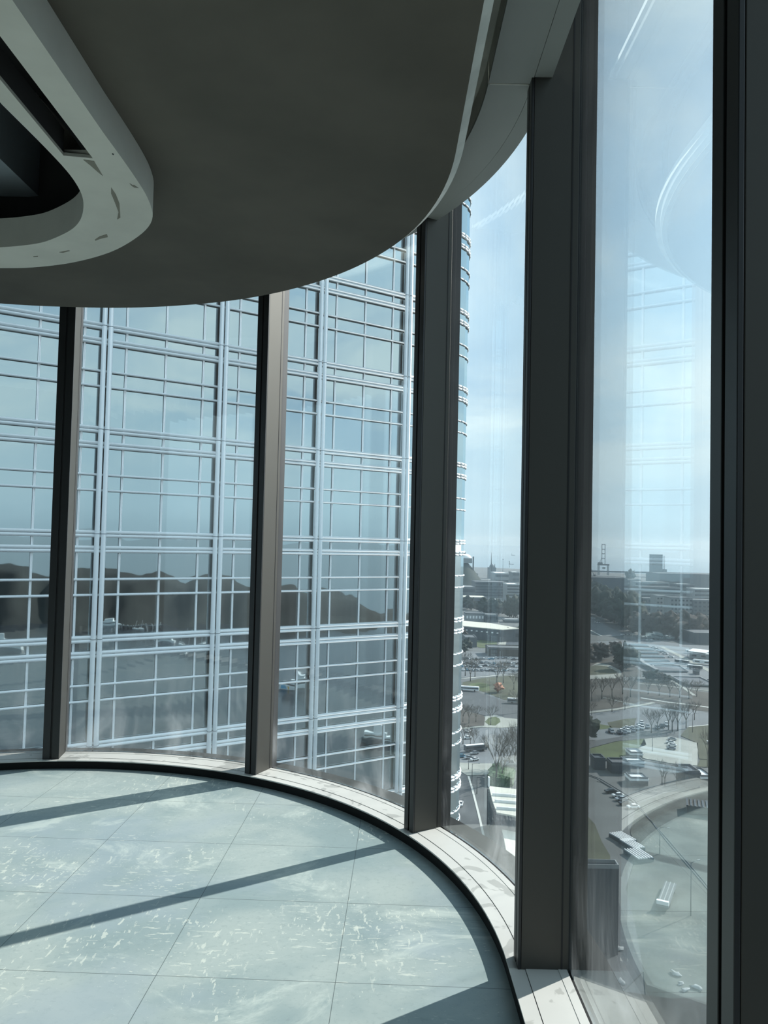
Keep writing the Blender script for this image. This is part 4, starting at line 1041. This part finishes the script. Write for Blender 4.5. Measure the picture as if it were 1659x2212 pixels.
# railway, near roads
M_field = mat('rough_field', (.075, .085, .075), .95, var=.45, vscale=.07)
flatpoly('road_9', [(1180, 1682), (1262, 1680), (1300, 1694), (1368, 1740), (1372, 1760), (1360, 1800), (1376, 1840), (1352, 1920), (1372, 2000), (1390, 2100), (1330, 2160), (1180, 2200)], M_asph2, 6, 'pale dusty road running down past the stacks')
flatpoly('verge_2', [(1180, 1760), (1258, 1752), (1285, 1782), (1300, 1820), (1318, 1850), (1318, 1868), (1180, 1880)], M_grass2, 8, 'dull green verge left of the dusty road')
for k_, (dx, lb) in enumerate(((0, 'first'), (7, 'second'))):
    flatline('rail_line_%d' % (k_+1), [(1230+dx, 1662), (1290+dx, 1684), (1340+dx, 1714), (1366+dx, 1732), (1440, 1812+dx), (1520, 1905+dx), (1600, 2010+dx)], .2, M_conc3, 9, h=.1)
flatpoly('field_1', [(1372, 1740), (1430, 1716), (1500, 1698), (1620, 1690), (1620, 2212), (1400, 2212), (1390, 2100), (1372, 2000), (1352, 1920), (1378, 1840), (1362, 1800)], M_field, 5, 'rough grey works field in the lower right')
car('black', 1262, 1728, 70, 'black car against the upright at the top of the dusty road')
CS = [(1319, 1714, 'black', 'black car farthest up the line beside the tracks'), (1335, 1723, 'white', 'white car second in the line beside the tracks'), (1342, 1731, 'silver', 'silver car in the middle of the line beside the tracks'),
      (1350, 1740, 'black', 'dark car fourth in the line beside the tracks'), (1368, 1748, 'white', 'white car nearest in the line beside the tracks')]
for x, y, c_, l in CS: car(c_, x, y, 10, l, 'cars in line beside the tracks', lev=9, scale=1.1)
def stack(px, py, n, yaw, lab, L=6.5, wd=6., h=1.1):
    e = empty('pallet_stack', tuple(G(px, py, .3)), R(yaw)); tag(e, lab, 'pallet stack', 'slatted stacks on the dusty road')
    MB().box(-wd/2, wd/2, -L/2, L/2, 0, h).build('base', M_dk, e)
    for i in range(n):
        x = -wd/2+wd*(i+.5)/n; MB().box(x-wd/n*.17, x+wd/n*.17, -L/2, L/2, h+.001, h+.35).build('slat', M_white2, e)
    return e
stack(1345, 1815, 6, 22, 'slatted pallet stack on the dusty road, farthest of the three', 8, 5.2)
stack(1365, 1830, 5, 20, 'slatted pallet stack on the dusty road, middle of the three', 8, 4.4)
stack(1379, 1852, 6, 16, 'slatted pallet stack on the dusty road, nearest of the three', 8, 5.8)
e = empty('flatbed_trailer', tuple(G(1440, 1942, .3)), R(62)); tag(e, 'pale flatbed trailer standing in the works field', 'trailer')
MB().box(-8, 8, -1.6, 1.6, .9, 1.6).build('bed', M_conc3, e)
for y in (-1.1, 0, 1.1): MB().box(-8, 8, y-.12, y+.12, 1.601, 1.8).build('slat', M_conc2, e)
MB().box(-8.2, -7.2, -1.6, 1.6, 1.601, 2.6).build('headboard', M_white2, e)
for x in (-5, -3.8, 5):
    for y in (-1.45, 1.45): MB().tube((x, y-.15, .45), (x, y+.15, .45), .45, n=10).build('wheel', M_tyre, e)
e = empty('site_hut', tuple(G(1520, 1755, .3)), R(-20)); tag(e, 'dark slatted hut among rubble at the edge of the works field', 'hut')
MB().box(-6, 6, -4, 4, 0, 3).build('wall', M_earth, e)
for i in range(9): MB().box(-6.2+i*1.4, -5.5+i*1.4, -4.3, 4.3, 3.001, 3.3).build('roof_slat', M_dk, e)
lamppost(1425, 1846, 50, 'tall lamp post in the works field')
lamppost(1492, 1980, 96, 'tall lamp post with its head low in the works field')
# near grey building with a parapet roof and the yard in its shade
RB = 22.
q = [onz(*v, GZ+RB) for v in ((1190, 1852), (1330, 1857), (1337, 1868), (1190, 1866))]
q = [q[0], q[1], q[2], q[3]]; g0 = Vector((q[3].x, q[3].y, GZ))
e = empty('parapet_building', tuple(g0)); tag(e, 'slate-grey building with a rimmed dark roof beside the broad upright', 'building')
L = [(v.x-g0.x, v.y-g0.y) for v in q]; cx_, cy_ = sum(v[0] for v in L)/4, sum(v[1] for v in L)/4
MB().prism(L, 0, RB-1).build('wall', M_dk2, e)
I = [(cx_+(v[0]-cx_)*.96, cy_+(v[1]-cy_)*.9) for v in L]
MB().strip(L+L[:1], I+I[:1], RB-.999, RB).build('parapet', M_conc2, e)
MB().prism(I, RB-.998, RB-.9).build('roof', M_dk, e)
flatpoly('yard_2', [(1180, 1950), (1335, 1948), (1352, 1990), (1366, 2040), (1388, 2100), (1350, 2140), (1290, 2115), (1180, 2100)], M_asph, 9, 'dark littered yard below the slate-grey building')
flatpoly('yard_3', [(1100, 2104), (1290, 2118), (1350, 2145), (1450, 2160), (1620, 2150), (1620, 2500), (1100, 2500)], M_earth, 8, 'brownish rubble ground at the foot of our building')
rr = random.Random(9)
RUB = ((1270, 1952), (1305, 1953), (1318, 2013), (1332, 2052), (1300, 2092), (1316, 2118), (1342, 2124), (1290, 1990), (1480, 2140), (1505, 2135), (1460, 2105), (1545, 2180), (1471, 2125))
for i, (x, y) in enumerate(RUB):
    p = G(x, y, .3); s = rr.uniform(.5, 1.0)
    o = MB().sphere((0, 0, .3*s), 1.6*s, .9*s, .45*s, 9, 6, 1.1, i*3.7).build('rubble_heap', M_conc2)
    o.location = p; o.rotation_euler = (0, 0, rr.uniform(0, 3)); tag(o, 'small pale heap of rubble on the waste ground, %s' % ORD[sorted(v[0] for v in RUB).index(x)], 'rubble', 'pale rubble heaps on the waste ground')

# ================================================================= the harbour behind us, seen mirrored in the tower glass
TP = T0 - TN*.03
def Rf(px, py):
    """the place on the water whose mirror image in the tower glass shows at (px,py)"""
    p = G(px, py); d = (p-TP).dot(TN); return p - TN*2*d
TAZ = lambda v: math.atan2(v.y, v.x)
M_hill = mat('wooded_shore', (.013, .015, .013), .95, var=.35, vscale=.02)
def shore():
    top = [(-160, 1212), (-60, 1208), (0, 1213), (45, 1222), (85, 1232), (110, 1236), (160, 1228), (215, 1226), (250, 1242), (300, 1244), (340, 1232), (385, 1254), (440, 1238), (470, 1238), (510, 1252), (560, 1262), (620, 1266), (700, 1278), (770, 1292), (850, 1330), (940, 1370)]
    pts = []
    for i in range(len(top)-1):
        for k_ in range(4):
            f = k_/4; pts.append((top[i][0]+(top[i+1][0]-top[i][0])*f, top[i][1]+(top[i+1][1]-top[i][1])*f))
    pts.append(top[-1]); rows = []
    for (x, yt) in pts:
        yb = 1352+.022*(x-200) + 4*math.sin(x*.05); yf = 1330
        base = Rf(x, yb); d = Vector((base.x, base.y, 0))
        img = G(x, yb); dist = math.hypot(img.x, img.y)
        row = []
        for k_, f in enumerate((0, .12, .35, .65, 1., 1.35)):
            s = 1 + .22*f
            im = Vector((img.x*s, img.y*s, 0))
            ri = ray(x, yt); sl_ = ri.z/math.hypot(ri.x, ri.y)
            crest = max(6, EYE + sl_*dist*1.22 - GZ)
            hh = (0, .12, .42, .8, 1., .35)[k_]*crest*(1+.12*noise.noise(Vector((x*.03, k_, 0))))
            if k_ == 4: hh = crest
            dd = (im-TP).dot(TN); w_ = im - TN*2*dd
            row.append((w_.x, w_.y, GZ-1.2+hh))
        rows.append(row)
    n = len(rows); m_ = len(rows[0]); vs_ = [v for r_ in rows for v in r_]
    fs = [(i*m_+j, i*m_+j+1, (i+1)*m_+j+1, (i+1)*m_+j) for i in range(n-1) for j in range(m_-1)]
    o = MB().add(vs_, fs, True).build('hill_2', M_hill)
    return tag(o, kind='structure', label='dark wooded headland mirrored in the tower glass')
shore()
def ship(px, py, L, h, lab, nm='ferry', yaw=0., hull=M_white2, stripes=False, cat='ship'):
    p = Rf(px, py); e = empty(nm, (p.x, p.y, GZ-1.), yaw); tag(e, lab, cat)
    MB().prism([(-L/2, -L*.09), (L*.38, -L*.09), (L/2, 0), (L*.38, L*.09), (-L/2, L*.09)], 0, h*.35).build('hull', hull, e)
    MB().prism([(-L*.42, -L*.075), (L*.28, -L*.075), (L*.34, 0), (L*.28, L*.075), (-L*.42, L*.075)], h*.351, h*.7).build('cabin', M_white2, e)
    MB().box(-L*.40, L*.27, -L*.078, L*.078, h*.45, h*.56).build('window_band', M_win, e)
    MB().box(-L*.2, L*.15, -L*.05, L*.05, h*.701, h).build('bridge', M_white2, e)
    if stripes:
        MB().box(-L*.46, -L*.36, -L*.0905, L*.0905, h*.05, h*.34).build('hull_stripe', mat('blue_stripe', (.1, .45, .7), .5), e)
        MB().box(-L*.32, -L*.27, -L*.0905, L*.0905, h*.05, h*.34).build('hull_stripe', mat('yellow_stripe', (.8, .5, .08), .5), e)
    return e
va = math.atan2(-.40, .92)
ship(648, 1487, 30, 9, 'white ferry with blue and yellow stripes mirrored in the tower glass', yaw=va+1.9, stripes=True)
ship(234, 1356, 34, 9, 'long white boat moored under the headland, mirrored by the first fin', yaw=va+1.6)
ship(12, 1398, 24, 14, 'white boat with rigging mirrored at the left edge', yaw=va+1.2)
ship(358, 1388, 18, 5, 'small white boat mirrored among the moorings', yaw=va+1.3)
ship(830, 1610, 20, 8, 'dark work boat mirrored low beside the fourth fin', yaw=va+1.7, hull=M_dk)
SB = [(296, 1366), (312, 1366), (400, 1392), (412, 1396), (437, 1398), (446, 1392), (330, 1380), (322, 1385)]
for i, (x, y) in enumerate(SB):
    p = Rf(x, y); e = empty('sailing_boat', (p.x, p.y, GZ-1.), va+rr.uniform(0, 3)); tag(e, 'tiny moored sailing boat mirrored in the tower glass, %s' % ORD[sorted(a_ for a_, _ in SB).index(x)], 'boat', 'moored boats mirrored in the tower glass')
    MB().prism([(-4.5, -1.2), (2.5, -1.3), (5, 0), (2.5, 1.3), (-4.5, 1.2)], 0, 1.3).build('hull', M_white2, e)
    MB().tube((0, 0, 1.3), (0, 0, 13), .14, .09, 6).build('mast', M_white2, e)
    MB().tube((0, 0, 2.6), (-4, 0, 2.6), .12, n=6).build('boom', M_white2, e)
p0, p1 = Rf(255, 1364), Rf(345, 1362)
d = p1-p0; e = empty('pier', (p0.x, p0.y, GZ-1), math.atan2(d.y, d.x)); tag(e, 'long low pier with pale piles mirrored between two fins', 'pier')
MB().box(0, d.length, -3, 3, 3, 4).build('deck', M_conc3, e)
for i in range(14): MB().tube((d.length*(i+.5)/14, -2.6, 0), (d.length*(i+.5)/14, -2.6, 6.), .5, n=6).build('pile', M_conc2, e)

# ================================================================= haze over the town and the sea
hm = bpy.data.materials.new('haze'); hm.use_nodes = True
t = NT(hm.node_tree); t.n.remove(t.n['Principled BSDF'])
vsx = t.add('ShaderNodeVolumeScatter'); vsx.inputs['Color'].default_value = (.62, .84, 1, 1); vsx.inputs['Density'].default_value = 1/10000.; vsx.inputs['Anisotropy'].default_value = .45
t.link(vsx.outputs[0], t.n['Material Output'].inputs['Volume'])
hz = MB().box(-7000, 9000, 90, 8000, GZ-.9, GZ+160).build('haze', hm)
tag(hz, kind='stuff', label='thin bluish haze over the town and the sea')
